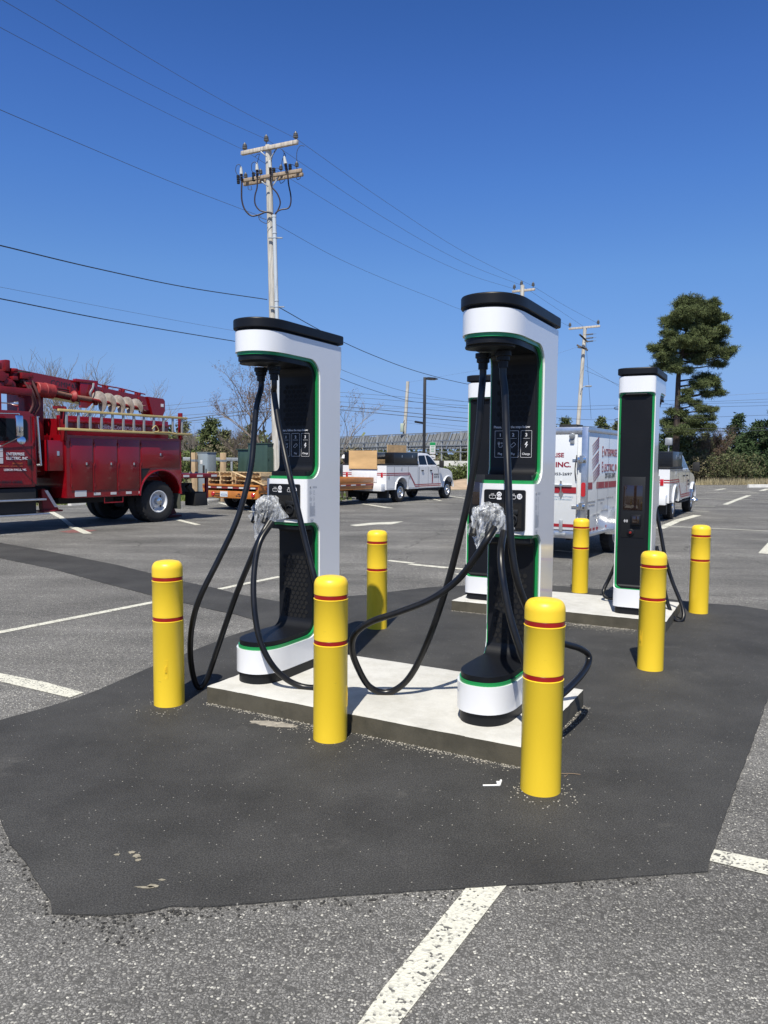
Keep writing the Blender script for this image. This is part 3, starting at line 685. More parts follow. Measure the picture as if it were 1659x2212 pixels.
    Q = []
    rng = random.Random(3)
    for i in range(3): Q += outline_strip([(.530+.018*i, 1.275), (.530+.018*i+.010, 1.275)], .004)+outline_strip([(.530+.018*i, 1.283), (.530+.018*i+.007, 1.283)], .003)
    z = 1.262
    for i in range(13):
        z -= .0085
        if i not in (4, 9): Q += outline_strip([(.490, z), (.490+rng.uniform(.014, .03), z)], .0022)+outline_strip([(.537, z), (.537+rng.uniform(.008, .02), z)], .0022)
    for i in range(14):
        z -= .0052; Q += outline_strip([(.490, z), (.490+rng.uniform(.058, .07), z)], .0018)
    Q += outline_strip([(.500, 1.038+.02), (.535, 1.058), (.532, 1.04), (.503, 1.04), (.500, 1.058)], .0022)+outline_strip([(.509, 1.0475), (.526, 1.0475)], .006)
    k = MB()
    for q in Q: k.face([(xs_, p[0], p[1]) for p in q])
    k.build('data_label', GTEXT, T, smooth=False)
    # screen end -------------------------------------------------------
    yr = .885+.022
    k = MB()
    for z in (1.70, .655): k.box(-.148, .148, yr-.002, yr+.0012, z-.0016, z+.0016)
    k.build('panel_seam', pbr('deep_black_hole', (.004, .004, .005), .9), T)
    k = MB(); k.box(-.105, .115, yr-.002, yr+.004, .745, 1.33, bev=.002); k.build('payment_bezel', BLACK2, T)
    k = MB(); k.box(-.083, .098, yr+.002, yr+.0075, 1.01, 1.25, bev=.003); k.build('touch_screen', GLASSB, T)
    k = MB(); k.box(-.075, .022, yr+.003, yr+.034, .868, .968, bev=.006)
    k.box(-.060, .004, yr+.030, yr+.0365, .885, .955, bev=.002, mi=1); k.build('card_reader', [BLACK, GLASSB], T)
    k = MB(); k.lathe([(.034, 0), (.034, .010), (.026, .014), (0, .014)], (.02, yr+.003, .795), (0, 1, 0), 24); k.lathe([(.012, .012), (.012, .026), (.009, .029), (0, .029)], (.02, yr+.003, .795), (0, 1, 0), 20, mi=1)
    k.build('stop_button', [BLACK, pbr('red_button', (.22, .012, .008), .35)], T)
    Q = []
    for s_ in (-1, 1):
        Q = []
        for r_ in (.006, .012, .018):
            Q += outline_strip([(s_*(r_*math.cos(a)-.001)+.0, r_*math.sin(a)) for a in [(-50+i*20)*PI/180 for i in range(6)]], .0028)
        marks(Q, (.068, yr+.0046, .905), (-1, 0, 0), U3, WTEXT, T, name='contactless_symbol')
    k = MB()
    for x, z in ((-.14, .62), (.14, .62), (-.14, 1.76), (.14, 1.76), (-.13, .35), (.13, .35)): k.lathe([(.005, 0), (.005, .003), (0, .003)], (x, yr, z), (0, 1, 0), 10)
    k.build('panel_screws', BLACK2, T)
    return T
GL = [(-.10, .30), (.034, .27)]
C0 = make_charger()
CH = []
specs = [(O1, TH1, .197, .155, 0, 'white and black charger on the left end of the front pad, steps panel facing out'),
         (O1, TH1, 1.812, .155, 0, 'tallest-looking white and black charger on the right end of the front pad'),
         (O2, TH2, .25, 1.085, PI, 'far charger half hidden behind the nearest right one, its screen side showing'),
         (O2, TH2, 1.815, 1.085, PI, 'charger on the right end of the rear pad with touch screen and red button')]
for i, (O_, th, a, b_, rot, lab) in enumerate(specs):
    o = C0 if i == 0 else copy_tree(C0)
    p = pad_pt(O_, th, a, b_, PADH); o.location = p; o.rotation_euler = (0, 0, th+rot); o.scale = (1, 1, 1.011); o['label'] = lab; CH.append(o)

def cable(ch, pts, r=.0195, name='charging_cable'):
    k = MB(); k.tube(spline(pts, 10), r, 14); return k.build(name, CABLE, ch, world=True, ang=60)
def gland_world(ch, i): return mat_of(ch) @ Vector((GL[i][0], GL[i][1], 2.03))
P = lambda L_: [at(*q) for q in L_]
g0, g1 = gland_world(CH[0], 0), gland_world(CH[0], 1)
dn = Vector((0, 0, -.08))
cable(CH[0], [g0, g0+dn]+P([(554, 880, 5.2), (548, 950, 5.17), (540, 1020, 5.12), (513, 1120, 5.06), (474, 1205, 5.03), (432, 1290, 5.0), (415, 1350, 5.03), (411, 1410, 5.1), (418, 1462, 5.16)])+[gp(430, 1485, .022)]+P([(447, 1466, 5.2), (470, 1400, 5.2), (508, 1290, 5.15), (540, 1212, 5.1), (563, 1160, 5.08), (583, 1125, 5.13)]))
cable(CH[0], [g1, g1+dn]+P([(592, 850, 5.2), (601, 910, 5.15), (611, 960, 5.1), (625, 1025, 5.02), (642, 1095, 4.97), (660, 1170, 4.93), (680, 1250, 4.88), (706, 1340, 4.86), (722, 1420, 4.86), (720, 1466, 4.86)])+[gp(690, 1484, PADH+.02)]+P([(650, 1482, 4.85), (612, 1462, 4.84), (580, 1424, 4.83), (558, 1370, 4.85), (548, 1295, 4.9), (550, 1225, 4.97), (562, 1170, 5.03), (588, 1128, 5.13)]))
g0, g1 = gland_world(CH[1], 0), gland_world(CH[1], 1)
cable(CH[1], [g0, g0+dn]+P([(1040, 850, 4.46), (1035, 920, 4.46), (1025, 1000, 4.47), (1010, 1085, 4.49), (988, 1180, 4.53), (964, 1270, 4.57), (930, 1370, 4.63), (896, 1445, 4.69), (866, 1482, 4.73), (832, 1496, 4.745), (797, 1482, 4.73), (772, 1440, 4.68), (760, 1400, 4.62), (768, 1368, 4.58), (802, 1343, 4.55), (860, 1323, 4.5), (930, 1295, 4.45), (988, 1253, 4.4), (1030, 1200, 4.33), (1052, 1165, 4.3), (1068, 1140, 4.35)]), r=.0205)
cable(CH[1], [g1, g1+dn]+P([(1091, 850, 4.38), (1094, 940, 4.34), (1098, 1040, 4.25), (1101, 1120, 4.2), (1106, 1190, 4.18), (1118, 1258, 4.17), (1142, 1320, 4.2), (1175, 1368, 4.28), (1213, 1389, 4.38), (1250, 1400, 4.48), (1270, 1414, 4.53), (1270, 1434, 4.5), (1252, 1462, 4.35), (1213, 1500, 4.12), (1180, 1518, 4.0), (1152, 1480, 3.98), (1126, 1410, 4.0), (1101, 1330, 4.05), (1086, 1250, 4.1), (1082, 1195, 4.17), (1088, 1150, 4.33)]), r=.0205)
for ci, sets in ((3, [[(1352, 1130, 7.75), (1340, 1192, 8.0), (1318, 1245, 8.15), (1305, 1272, 8.15), (1305, 1286, 8.1), (1318, 1292, 8.05), (1350, 1290, 7.95)],
                      [(1415, 1090, 7.9), (1427, 1150, 7.85), (1437, 1205, 7.8), (1452, 1255, 7.75), (1470, 1300, 7.68), (1477, 1328, 7.62), (1470, 1342, 7.58), (1455, 1334, 7.6), (1440, 1295, 7.66), (1430, 1240, 7.72), (1418, 1180, 7.8)]]),
                 (2, [[(1022, 1150, 8.9), (1014, 1200, 8.95), (1006, 1228, 8.95), (1008, 1246, 8.9), (1020, 1254, 8.85)]])):
    for s_ in sets: cable(CH[ci], P(s_), r=.0195)
for ch in (CH[2], CH[3]):
    for i in (0, 1):
        a = gland_world(ch, i); k = MB(); M_ = mat_of(ch)
        k.tube(spline([a, a+dn, M_ @ Vector((GL[i][0]*1.1, .24, 1.6)), M_ @ Vector((GL[i][0]*1.1, .24, 1.25)), M_ @ Vector((GL[i][0], .30, 1.10)), M_ @ Vector((GL[i][0]*.8, .40, 1.15))], 8), .0195, 12); k.build('charging_cable', CABLE, ch, world=True, ang=60)

# plugs and the plastic film wrapped round them
def film():
    m = bpy.data.materials.new('crumpled_clear_film'); m.use_nodes = True; n = m.node_tree; N = n.nodes; K = n.links.new; b = N['Principled BSDF']
    b.inputs['Base Color'].default_value = (.84, .87, .91, 1); b.inputs['Roughness'].default_value = .16; b.inputs['Coat Weight'].default_value = 1; b.inputs['Coat Roughness'].default_value = .06
    b.inputs['Specular IOR Level'].default_value = .9
    tc = N.new('ShaderNodeTexCoord'); mp = N.new('ShaderNodeMapping'); mp.inputs['Rotation'].default_value = (.3, .6, .2); mp.inputs['Scale'].default_value = (1, 1, .35); K(tc.outputs['Object'], mp.inputs[0])
    nz = N.new('ShaderNodeTexNoise'); nz.inputs['Scale'].default_value = 26; nz.inputs['Detail'].default_value = 5; nz.inputs['Roughness'].default_value = .55; nz.inputs['Distortion'].default_value = 2.2; K(mp.outputs[0], nz.inputs['Vector'])
    vr = N.new('ShaderNodeTexVoronoi'); vr.feature = 'DISTANCE_TO_EDGE'; vr.inputs['Scale'].default_value = 30; K(mp.outputs[0], vr.inputs['Vector'])
    ad = N.new('ShaderNodeMath'); ad.operation = 'MULTIPLY_ADD'; ad.inputs[1].default_value = .5; K(vr.outputs['Distance'], ad.inputs[0]); K(nz.outputs[0], ad.inputs[2])
    bp = N.new('ShaderNodeBump'); bp.inputs['Strength'].default_value = .9; bp.inputs['Distance'].default_value = .012; K(ad.outputs[0], bp.inputs['Height']); K(bp.outputs[0], b.inputs['Normal'])
    r = ramp(N, [(.34, (.10, .10, .10)), (.5, (.28, .28, .28)), (.68, (.68, .68, .68))]); K(nz.outputs[0], r.inputs[0]); K(r.outputs[0], b.inputs['Alpha'])
    return m
FILM = film()
def bag(ch, lab, skirt, seed):
    T = mat_of(ch)
    # two handles (part of the charger's cables)
    for i, x in enumerate((-.10, -.01)):
        k = MB(); k.tube(spline([(x, .41, 1.15), (x-.01, .35, 1.145), (x-.02, .29, 1.11), (x-.02, .24, 1.04)], 5), [.034, .034, .034, .034, .034, .032, .030, .028, .026, .025, .024, .024, .024, .023, .022, .022], 12)
        k.build('plug_handle', BLACK2, ch)
    t = thing('plastic_wrap', lab, 'plastic wrap', tuple(T @ Vector((-.055, .30, 1.13))), ch.rotation_euler.z, 'clear plastic wraps on the charging plugs')
    bm = bmesh.new(); bmesh.ops.create_icosphere(bm, subdivisions=5, radius=1)
    for v in bm.verts:
        d = v.co.copy(); z = d.z
        sx = .108-.035*max(0, -z)*1.3; sy = .105-.03*max(0, -z); sz = .105
        p = Vector((d.x*sx, d.y*sy, d.z*sz))
        if z < -.2:                               # the loose skirt gathered down the cables
            q = (-z-.2)/.8; p.z -= q*skirt; p.x -= q*.05*(skirt/.1); p.x *= 1-.35*q*(1 if skirt > .08 else -.1); p.y *= 1-.45*q; p.y -= .03*q
        e_ = Vector((d.x, d.y, d.z*.5)); n1 = noise.noise(e_*2.0+Vector((seed, 0, 0))); n2 = abs(noise.noise(e_*3.4+Vector((0, seed, 0)))); n3 = abs(noise.noise(e_*7+Vector((seed, 3, 1))))
        p += d*(n1*.026-n2*.034-n3*.010)
        v.co = p
    k = MB(); k.bm.free(); k.bm = bm; k.build('film', FILM, t, ang=50)
    k = MB()                                      # sharp loose corner sticking out to the right
    k.face([(.07, -.01, .055), (.155, .05, -.055), (.075, .0, -.075)]); k.face([(.07, .03, .05), (.15, .055, -.05), (.07, .05, -.07)]); k.face([(-.09, -.03, -.02), (-.15, -.02, -.05), (-.11, -.02, -.10)])
    k.build('film_flap', FILM, t, smooth=False)
bag(CH[0], 'crumpled clear plastic wrapped round the plugs of the left front charger', .15, 1.3)
bag(CH[1], 'crumpled clear plastic wrapped round the plugs of the right front charger', .075, 7.7)

# ================================================================== vehicles
RED = pbr('gloss_red_paint', (.21, .0025, .007), .25, coat=.5, var=.08, vs=1.2)
RED2 = pbr('worn_red_steel', (.18, .006, .010), .45, var=.35, vs=6, bump=.2, bs=40)
REDD = pbr('dusty_red_motor', (.28, .03, .03), .6, var=.3, vs=9)
WPAINT = pbr('white_vehicle_paint', (.74, .75, .77), .2, coat=.8, var=.02, vs=1)
scuffed(RED, (.12, .03, .03), .66, (1.5, 1.5, 5)) ; scuffed(WPAINT, (.42, .40, .36), .66, (1, 1, 4))
TYRE = pbr('tyre_rubber', (.018, .018, .019), .85, var=.25, vs=14, bump=.3, bs=60)
DARK = pbr('undercarriage_black', (.012, .012, .013), .7)
CHROME = pbr('chrome', (.72, .73, .75), .12, metal=1.0)
ALU = pbr('brushed_aluminium', (.62, .63, .65), .32, metal=.9, var=.1, vs=8, bump=.15, bs=30)
STEEL = pbr('galvanised_steel', (.34, .36, .38), .5, metal=.4, var=.2, vs=12)
CARG = pbr('tinted_car_glass', (.006, .008, .011), .08, spec=.3)
BLKM = pbr('black_box_metal', (.011, .011, .012), .35, coat=.3, bump=.25, bs=30)
PLY = pbr('plywood', (.62, .40, .19), .7, var=.22, vs=3, stretch=(1, .25, 1), bump=.1, bs=40)
REDTAPE = pbr('dark_red_stripe_vinyl', (.30, .014, .02), .35)
DRED = pbr('maroon_lettering', (.24, .008, .028), .45)
NAVY = pbr('dark_lettering', (.02, .02, .03), .45)
LAMPRED = pbr('red_lamp_lens', (.45, .012, .02), .2, coat=.8)
TAPEW = pbr('white_reflector', (.6, .6, .6), .35)
ORANGE = pbr('trailer_orange_paint', (.46, .165, .03), .4, var=.15, vs=5, coat=.2)
WOODD = pbr('weathered_deck_planks', (.19, .14, .10), .85, var=.4, vs=3, stretch=(.3, 6, 1), bump=.3, bs=30)
WOODP = pbr('pallet_wood', (.50, .36, .20), .85, var=.3, vs=4, stretch=(1, 1, 3), bump=.3, bs=30, island=.25)

def wheel(parent, x, y0, r, wd, rim_r, rim_mat, side=-1, dish=.06, name='wheel', hub=CHROME, holes=8, tread=True):
    """side=-1: outer face looks along -y (towards the viewer's side)"""
    ax = (0, side, 0); o = (x, y0, r); k = MB()
    k.lathe([(rim_r, -wd), (rim_r+.02, -wd), (r-.05, -wd-.0), (r-.012, -wd+.03), (r, -wd+.05), (r, -.05), (r-.012, -.025), (r-.05, .0), (r-.10*r/.5, .008), (rim_r+.02, .004), (rim_r, -.004)], o, ax, 56, cap=False)
    if tread:
        for i in range(56):
            if i % 2: continue
            a = 2*PI*i/56
            for q in (-.06, -wd+.06): 
                M = Matrix.Translation((x, y0+side*q, r)) @ Matrix.Rotation(a, 4, 'Y') @ Matrix.Translation((r-.004, 0, 0)); k.box(-.01, .012, -.035, .035, -.02, .02, M=M)
    t = k.build(name, TYRE, parent, ang=30)
    k = MB(); k.lathe([(rim_r, -wd+.02), (rim_r, -.004), (rim_r-.02, .0), (rim_r-.035, -.02), (rim_r-.05, -dish*1.2), (rim_r*.62, -dish*1.2), (rim_r*.52, -dish*.7), (rim_r*.36, -dish*.6)], o, ax, 40, cap=False)
    k.lathe([(rim_r*.36, 0), (rim_r*.30, dish*.8), (.0, dish*.95)], (x, y0-side*dish*.6, r), ax, 24, mi=1, cap=False)
    for i in range(holes):
        a = 2*PI*(i+.5)/holes; hr = rim_r*.115
        k.lathe([(hr, 0), (0, .001)], (x+rim_r*.76*math.cos(a), y0-side*dish*1.17, r+rim_r*.76*math.sin(a)), ax, 12, mi=2, cap=False)
    k.build('rim', [rim_mat, hub, DARK], t, ang=30)
    return t

def logo_flag(parent, origin, right, upv, s_, mats, n=3, step=.27, slant=.55, lw=.030, name='striped_emblem'):
    """the contractor's emblem: stacked groups of slanting stripes, as lettered on the doors"""
    Q = []
    for g_ in range(n):
        for i in range(5):
            z = -g_*step-i*lw*1.35; x0 = .03*g_*0
            Q.append([(x0, z-slant*.25), (x0, z-slant*.25-lw), (x0+.22, z-lw), (x0+.22, z)])
    Q = [[(a*s_, b_*s_) for a, b_ in q] for q in Q]
    marks(Q, origin, right, upv, mats, parent, name=name)

# ---- white service pickup, seen from behind on its right side; x runs forward, y inwards from the near side
def make_pickup(plywood=True, dual=False):
    T = thing('service_truck', 'x', 'pickup truck', group='white utility trucks parked in the lot')
    Wd = 2.0
    def arch(cx, r, x0, x1, zb, zt, seg=14):
        pts = [(x0, zb), (cx-r, zb)]+[(cx-r*math.cos(PI*i/seg), zb+ (r*1.0)*math.sin(PI*i/seg)*.98) for i in range(1, seg)]+[(cx+r, zb), (x1, zb), (x1, zt), (x0, zt)]
        return pts
    # utility body
    k = MB()
    for y0, y1 in ((0, .42), (Wd-.42, Wd)): k.prism(arch(0, .47, -1.12, 1.35, .50, 1.43), y0, y1, bev=.008)
    k.box(-1.10, 1.34, .40, Wd-.40, .62, .80); k.box(1.25, 1.33, .4, Wd-.4, .8, 1.4)
    k.build('utility_body', WPAINT, T)
    k = MB()
    for x0, x1, z0, z1 in ((-1.08, -.56, .54, 1.40), (-.53, .50, 1.02, 1.40), (.53, 1.28, .54, 1.40)):
        for q in outline_strip([(x0, z0), (x1, z0), (x1, z1), (x0, z1)], .012, closed=True): k.face([(p[0], -.0015, p[1]) for p in q])
    k.build('door_seams', pbr('seam_dark_grey', (.10, .10, .11), .7), T, smooth=False)  # dark grey joint lines round the locker doors
    k = MB()
    for x, z in ((-.95, .98), (0, 1.30), (.62, .98)): k.box(x-.03, x+.03, -.012, 0, z-.06, z+.06, bev=.004)
    k.build('latch', STEEL, T)
    k = MB(); pts = [(-.47-.0, .5)]+[(-.475*math.cos(PI*i/16), .5+.475*math.sin(PI*i/16)) for i in range(1, 16)]+[(.475, .5)]
    k.tube([(p[0], -.01, p[1]) for p in pts], .028, 8); k.build('fender_lip', WPAINT, T)
    # tailgate, bumper
    k = MB(); k.box(-1.13, -1.09, .42, Wd-.42, .80, 1.28, bev=.01); k.box(-1.136, -1.13, .55, Wd-.55, .93, 1.03); k.build('tailgate', WPAINT, T)
    k = MB(); k.box(-1.42, -1.12, .04, Wd-.04, .46, .74, bev=.02); k.build('rear_bumper', WPAINT, T)
    k = MB(); k.box(-1.12, 1.34, 0.0, .46, 1.43, 1.50, bev=.006); k.box(-1.12, 1.34, Wd-.46, Wd, 1.43, 1.50, bev=.006); k.box(-1.14, -1.10, .4, Wd-.4, 1.27, 1.33); k.build('black_rail', DARK, T)
    k = MB()
    for y in (.20, Wd-.20): k.box(-1.135, -1.118, y-.045, y+.045, .98, 1.16, bev=.006)
    k.build('tail_lamp', LAMPRED, T)
    # stripes: along the body, dropping behind the box, along the cab
    Q = []
    for off in (0, -.065):
        path = [(-1.10, 1.13+off), (.62, 1.13+off), (1.08, .66+off), (3.25, .66+off)]
        Q += outline_strip(path, .034)
    for off in (0, -.065):
        k = MB()
        for i, q in enumerate(outline_strip([(-1.10, 1.13+off), (.62, 1.13+off), (1.08, .66+off), (3.25, .66+off)], .034)): k.face([(p[0], -.003-.0002*i, p[1]) for p in q])
        k.build('red_stripe', REDTAPE, T, smooth=False)
    for z in (1.13, 1.065):
        for ya, yb in ((0, .15), (.25, .42), (Wd-.42, Wd-.25), (Wd-.15, Wd)):
            k = MB(); k.face([(-1.1225, ya, z-.017), (-1.1225, yb, z-.017), (-1.1225, yb, z+.017), (-1.1225, ya, z+.017)]); k.build('red_stripe', REDTAPE, T, smooth=False)
    # tool boxes on the rails
    for y0 in (.02, Wd-.44):
        k = MB(); k.box(-.53 if y0 < 1 else -1.05, 1.30, y0, y0+.42, 1.50, 1.93, bev=.006)
        xx = -.535 if y0 < 1 else -1.055
        for i in range(9):
            for j in range(8): k.box(xx-.006, xx, y0+.03+j*.046, y0+.062+j*.046, 1.53+i*.043, 1.558+i*.043)
        if y0 < 1:
            for x in (.05, .85): k.box(x-.02, x+.02, y0-.012, y0, 1.74, 1.83, mi=1)
        k.build('tool_box', [BLKM, ALU], T)
    # cab: profile pulled across the width, with tumblehome
    k = MB(); prof = [(1.38, .52), (1.36, 1.44), (1.47, 1.83), (1.60, 1.915), (2.0, 1.94), (2.45, 1.925), (2.75, 1.84), (3.12, 1.44), (3.28, 1.34), (4.02, 1.26), (4.33, 1.18), (4.42, 1.0), (4.42, .62), (4.38, .56), (4.47, .56)]
    body = [(1.38, .50), (1.36, 1.40), (3.20, 1.40), (3.34, 1.335), (4.05, 1.27), (4.34, 1.17), (4.43, 1.0), (4.43, .60), (4.40, .56)]
    body += [(4.46, .56)] if False else []
    seg = 14; fx, fr = 3.98, .46
    lower = [(fx+fr, .50)]+[(fx+fr*math.cos(PI*i/seg), .50+fr*math.sin(PI*i/seg)) for i in range(1, seg)]+[(fx-fr, .50)]
    k.prism(body[:-1]+lower, .03, Wd-.03, bev=.03)
    gh = [(1.37, 1.38), (1.48, 1.82), (1.62, 1.905), (2.0, 1.935), (2.42, 1.925), (2.68, 1.85), (3.14, 1.38)]
    bb = bmesh.new(); A = [bb.verts.new((p[0], .05+max(0, p[1]-1.38)*.30, p[1])) for p in gh]; Bv = [bb.verts.new((p[0], Wd-.05-max(0, p[1]-1.38)*.30, p[1])) for p in gh]
    bb.faces.new(A); bb.faces.new(Bv[::-1])
    for i in range(len(gh)): bb.faces.new((A[i], Bv[i], Bv[(i+1) % len(gh)], A[(i+1) % len(gh)]))
    bmesh.ops.recalc_face_normals(bb, faces=bb.faces); bmesh.ops.bevel(bb, geom=bb.edges[:], offset=.025, segments=2, affect='EDGES'); k.add(bb)
    k.build('cab', WPAINT, T, ang=40)
    def side_pt(x, z): return (x, .05+max(0, z-1.38)*.30-.006, z)
    for poly in ([(1.52, 1.46), (1.58, 1.78), (1.66, 1.83), (2.14, 1.845), (2.16, 1.46)], [(2.24, 1.46), (2.22, 1.845), (2.42, 1.845), (2.60, 1.78), (2.98, 1.46)]):
        k = MB(); k.face([side_pt(*p) for p in poly]); k.face([(side_pt(*p)[0], Wd-side_pt(*p)[1], p[1]) for p in poly]); k.build('side_window', CARG, T, smooth=False)
    k = MB(); k.face([(1.385, .2, 1.46), (1.385, Wd-.2, 1.46), (1.462, Wd-.24, 1.80), (1.462, .24, 1.80)]); k.build('rear_window', CARG, T, smooth=False)
    k = MB(); k.face([(3.13, .16, 1.405), (3.13, Wd-.16, 1.405), (2.70, Wd-.28, 1.845), (2.70, .28, 1.845)]); k.build('windscreen', CARG, T, smooth=False)
    for x in (1.45, 2.20, 3.10):
        k = MB(); k.box(x-.006, x+.006, .026, .0285, .56, 1.38); k.build('door_seam', pbr('seam_dark_grey', (.10, .10, .11), .7), T)
    for x in (1.62, 2.34):
        k = MB(); k.box(x, x+.15, -.01, .03, 1.20, 1.245, bev=.01); k.build('door_handle', DARK, T)
    k = MB(); k.tube([(2.93, .04, 1.43), (2.98, -.12, 1.44)], .02, 8); k.box(2.92, 3.02, -.28, -.08, 1.34, 1.64, bev=.03); k.build('wing_mirror', DARK, T)
    k = MB(); k.tube([(3.98+.47*math.cos(PI*i/16), .012, .5+.47*math.sin(PI*i/16)) for i in range(17)], .032, 8); k.build('fender_flare', WPAINT if not dual else DARK, T)
    k = MB(); k.box(4.38, 4.52, .05, Wd-.05, .52, .76, bev=.03); k.build('front_bumper', CHROME, T)
    k = MB(); k.box(-1.1, 4.2, .35, Wd-.35, .38, .62); k.box(1.45, 3.35, .06, .2, .40, .47, bev=.01); k.box(-.9, -.75, .1, .55, .18, .5); k.box(-.9, -.75, Wd-.55, Wd-.1, .18, .5)
    k.lathe([(.08, 0), (.08, Wd-.5)], (0, .25, .38), (0, 1, 0), 12); k.lathe([(.06, 0), (.06, Wd-.5)], (3.98, .25, .38), (0, 1, 0), 12); k.build('chassis', DARK, T)
    for x in (0, 3.98):
        wheel(T, x, .05 if x == 0 else .06, .385, .26, .235, ALU, -1, dish=(.05 if x == 0 or not dual else -.10), name='wheel')
        wheel(T, x, Wd-.05, .385, .26, .235, ALU, 1, tread=False)
    logo_flag(T, (2.52, -.0035+.03, 1.14), (1, 0, 0), (0, 0, 1), .42, REDTAPE, n=4, step=.22, slant=.5, lw=.05)
    text('ENTERPRISE', .10, (2.68, .024, 1.02), (1, 0, 0), (0, 0, 1), NAVY, T, xs=.8); text('ELECTRIC, INC.', .09, (2.68, .024, .92), (1, 0, 0), (0, 0, 1), NAVY, T, xs=.8)
    text('READING', .13, (-1.1375, Wd-.62, .925), (0, -1, 0), (0, 0, 1), WPAINT, T, xs=1.3, name='embossed_lettering', depth=.004)
    if plywood: pass
    return T
ANG = math.radians(58)
pk0 = gp(867, 1085)
PK = make_pickup(); PK.location = (pk0.x, pk0.y, 0); PK.rotation_euler = (0, 0, ANG); PK['label'] = 'white utility pickup in the middle distance, plywood sheet leaning on its tailgate'
def local(T, p): return mat_of(T) @ Vector(p)
def on(T, name, label, cat, build, mat, loc, group=None):
    """a loose thing resting on T, placed in T's own axes"""
    k = MB(); build(k); o = k.build(name, mat); o.location = local(T, loc); o.rotation_euler = T.rotation_euler; return tag(o, label, cat, group)
on(PK, 'plywood_sheet', 'large square plywood sheet standing at the tailgate of the pickup', 'plywood', lambda k: k.box(-.012, .012, 0, 1.28, 0, .70), PLY, (-1.16, .40, 1.29))
on(PK, 'plywood_sheet', 'narrow plywood strip standing above the black tool box of the pickup', 'plywood', lambda k: k.box(0, 1.45, -.01, .01, 0, .36), PLY, (-.30, .48, 1.87))
def lumb(k):
    for i in range(5): k.box(-.9, .9, .02+.03*i, .30+.04*i, i*.045, i*.045+.036)
on(PK, 'lumber_stack', 'boards stacked in the bed of the pickup between its tool boxes', 'lumber', lumb, WOODP, (.1, .75, 1.45))
t2 = gp(1457, 1121.5)
PK2 = copy_tree(PK, loc=(t2.x, t2.y, 0), rz=math.radians(61), label='white utility truck at the right, mostly hidden behind the far right charger')
k = MB(); k.lathe([(.13, 0), (.12, .05), (.07, .06), (.06, .13), (.045, .15), (0, .155)], (3.98, .0, .385), (0, -1, 0), 20); k.build('chrome_hub', CHROME, PK2)
k = MB(); k.cyl((.5, .3, 1.93), (.5, .3, 2.2), .02); k.box(.42, .58, .2, .4, 2.12, 2.34, bev=.03); k.build('work_lamp', STEEL, PK2)

# ---- enclosed trailer
e0 = gp(1265.4, 1160, .40)
ET = thing('enclosed_trailer', 'white enclosed cargo trailer with dark red stripe band and contractor lettering', 'trailer', (e0.x, e0.y, 0), ANG)
TL, TW, z0, z1 = 3.3, 2.0, .40, 2.165
TWHITE = pbr('white_trailer_skin', (.66, .68, .69), .16, coat=.8, var=.03, vs=1.5, bump=.12, bs=2.2)
k = MB(); k.box(.03, TL, .012, TW-.012, z0+.05, z1-.04, bev=.01); k.prism([(TL-.02, .012), (TL+.7, TW/2), (TL-.02, TW-.012)], z0+.05, z1-.06, 'z'); k.build('body_skin', TWHITE, ET)
k = MB()
for y in (0, TW-.10): k.box(-.012, .06, y, y+.10, z0, z1, bev=.006)
k.box(-.012, .06, .1, TW-.1, z1-.10, z1, bev=.006); k.box(-.02, .06, .1, TW-.1, z0-.04, z0+.08, bev=.006)
k.box(.0, TL, -.006, .03, z1-.075, z1+.0, bev=.006); k.box(.0, TL, -.008, .03, z0-.01, z0+.055, bev=.006); k.box(.06, TL, .03, TW-.03, z1-.01, z1+.012)
for x in (.62, 1.24, 1.86, 2.48): k.box(x-.012, x+.012, -.001+.011, .014, z0+.06, z1-.08)
k.build('aluminium_frame', ALU, ET)
k = MB(); k.box(-.022, .03, .17, TW-.17, z0+.10, z1-.115, bev=.004); k.build('ramp_door', TWHITE, ET)
for z in (1.64, .88):
    k = MB(); k.box(-.05, -.012, .02, .16, z-.045, z+.045, bev=.01); k.lathe([(.034, 0), (.034, .10), (0, .105)], (-.05, .085, z-.03), (0, 0, 1), 14); k.box(-.035, -.02, .13, .24, z-.018, z+.018); k.cyl((-.04, .15, z-.12), (-.04, .15, z+.03), .011); k.build('door_hinge', CHROME, ET)
k = MB(); k.tube(spline([(-.03, .17, 1.72), (-.045, .19, 1.5), (-.04, .17, 1.3)]), .008, 6); k.build('lift_cable', DARK, ET)
k = MB(); k.lathe([(.045, 0), (.045, .05), (.03, .055), (.0, .055)], (-.02, .25, 2.03), (-1, 0, -.2), 16); k.box(-.045, -.02, .215, .285, 1.90, 2.03, bev=.01); k.build('rear_camera', STEEL, ET)
k = MB()
for dz in (-.0, ): k.prism(rp([(.045, 1.28), (.020, 1.28), (.020, 1.05), (.090, 1.05), (.090, 1.28), (.045, 1.28)], [0, .03, .03, .03, .03, 0], 5)[:-1], -.03, -.012, 'x')
k.build('tail_lamp', LAMPRED, ET)
k = MB(); k.box(-.03, -.022, .17, TW-.17, 1.10, 1.20); k.build('red_band', REDTAPE, ET)
k = MB(); k.box(-.05, -.022, .24, .55, 1.205, 1.235); k.lathe([(.03, 0), (.03, .03), (0, .035)], (-.03, .42, 1.22), (-1, 0, 0), 12); k.cyl((-.045, .42, 1.10), (-.045, .42, 1.3), .016); k.prism([(.42, 1.0), (.38, 1.09), (.42, 1.16), (.46, 1.09)], -.032, -.026, 'x'); k.build('door_latch', CHROME, ET)
k = MB(); k.box(-.026, -.021, .17, .62, .545, .595); k.build('red_reflector_strip', REDTAPE, ET)
k = MB(); k.box(-.05, -.02, .38, .44, .46, .66, bev=.012); k.box(-.06, -.02, .33, .50, .40, .45, bev=.008); k.build('lower_bracket', STEEL, ET)
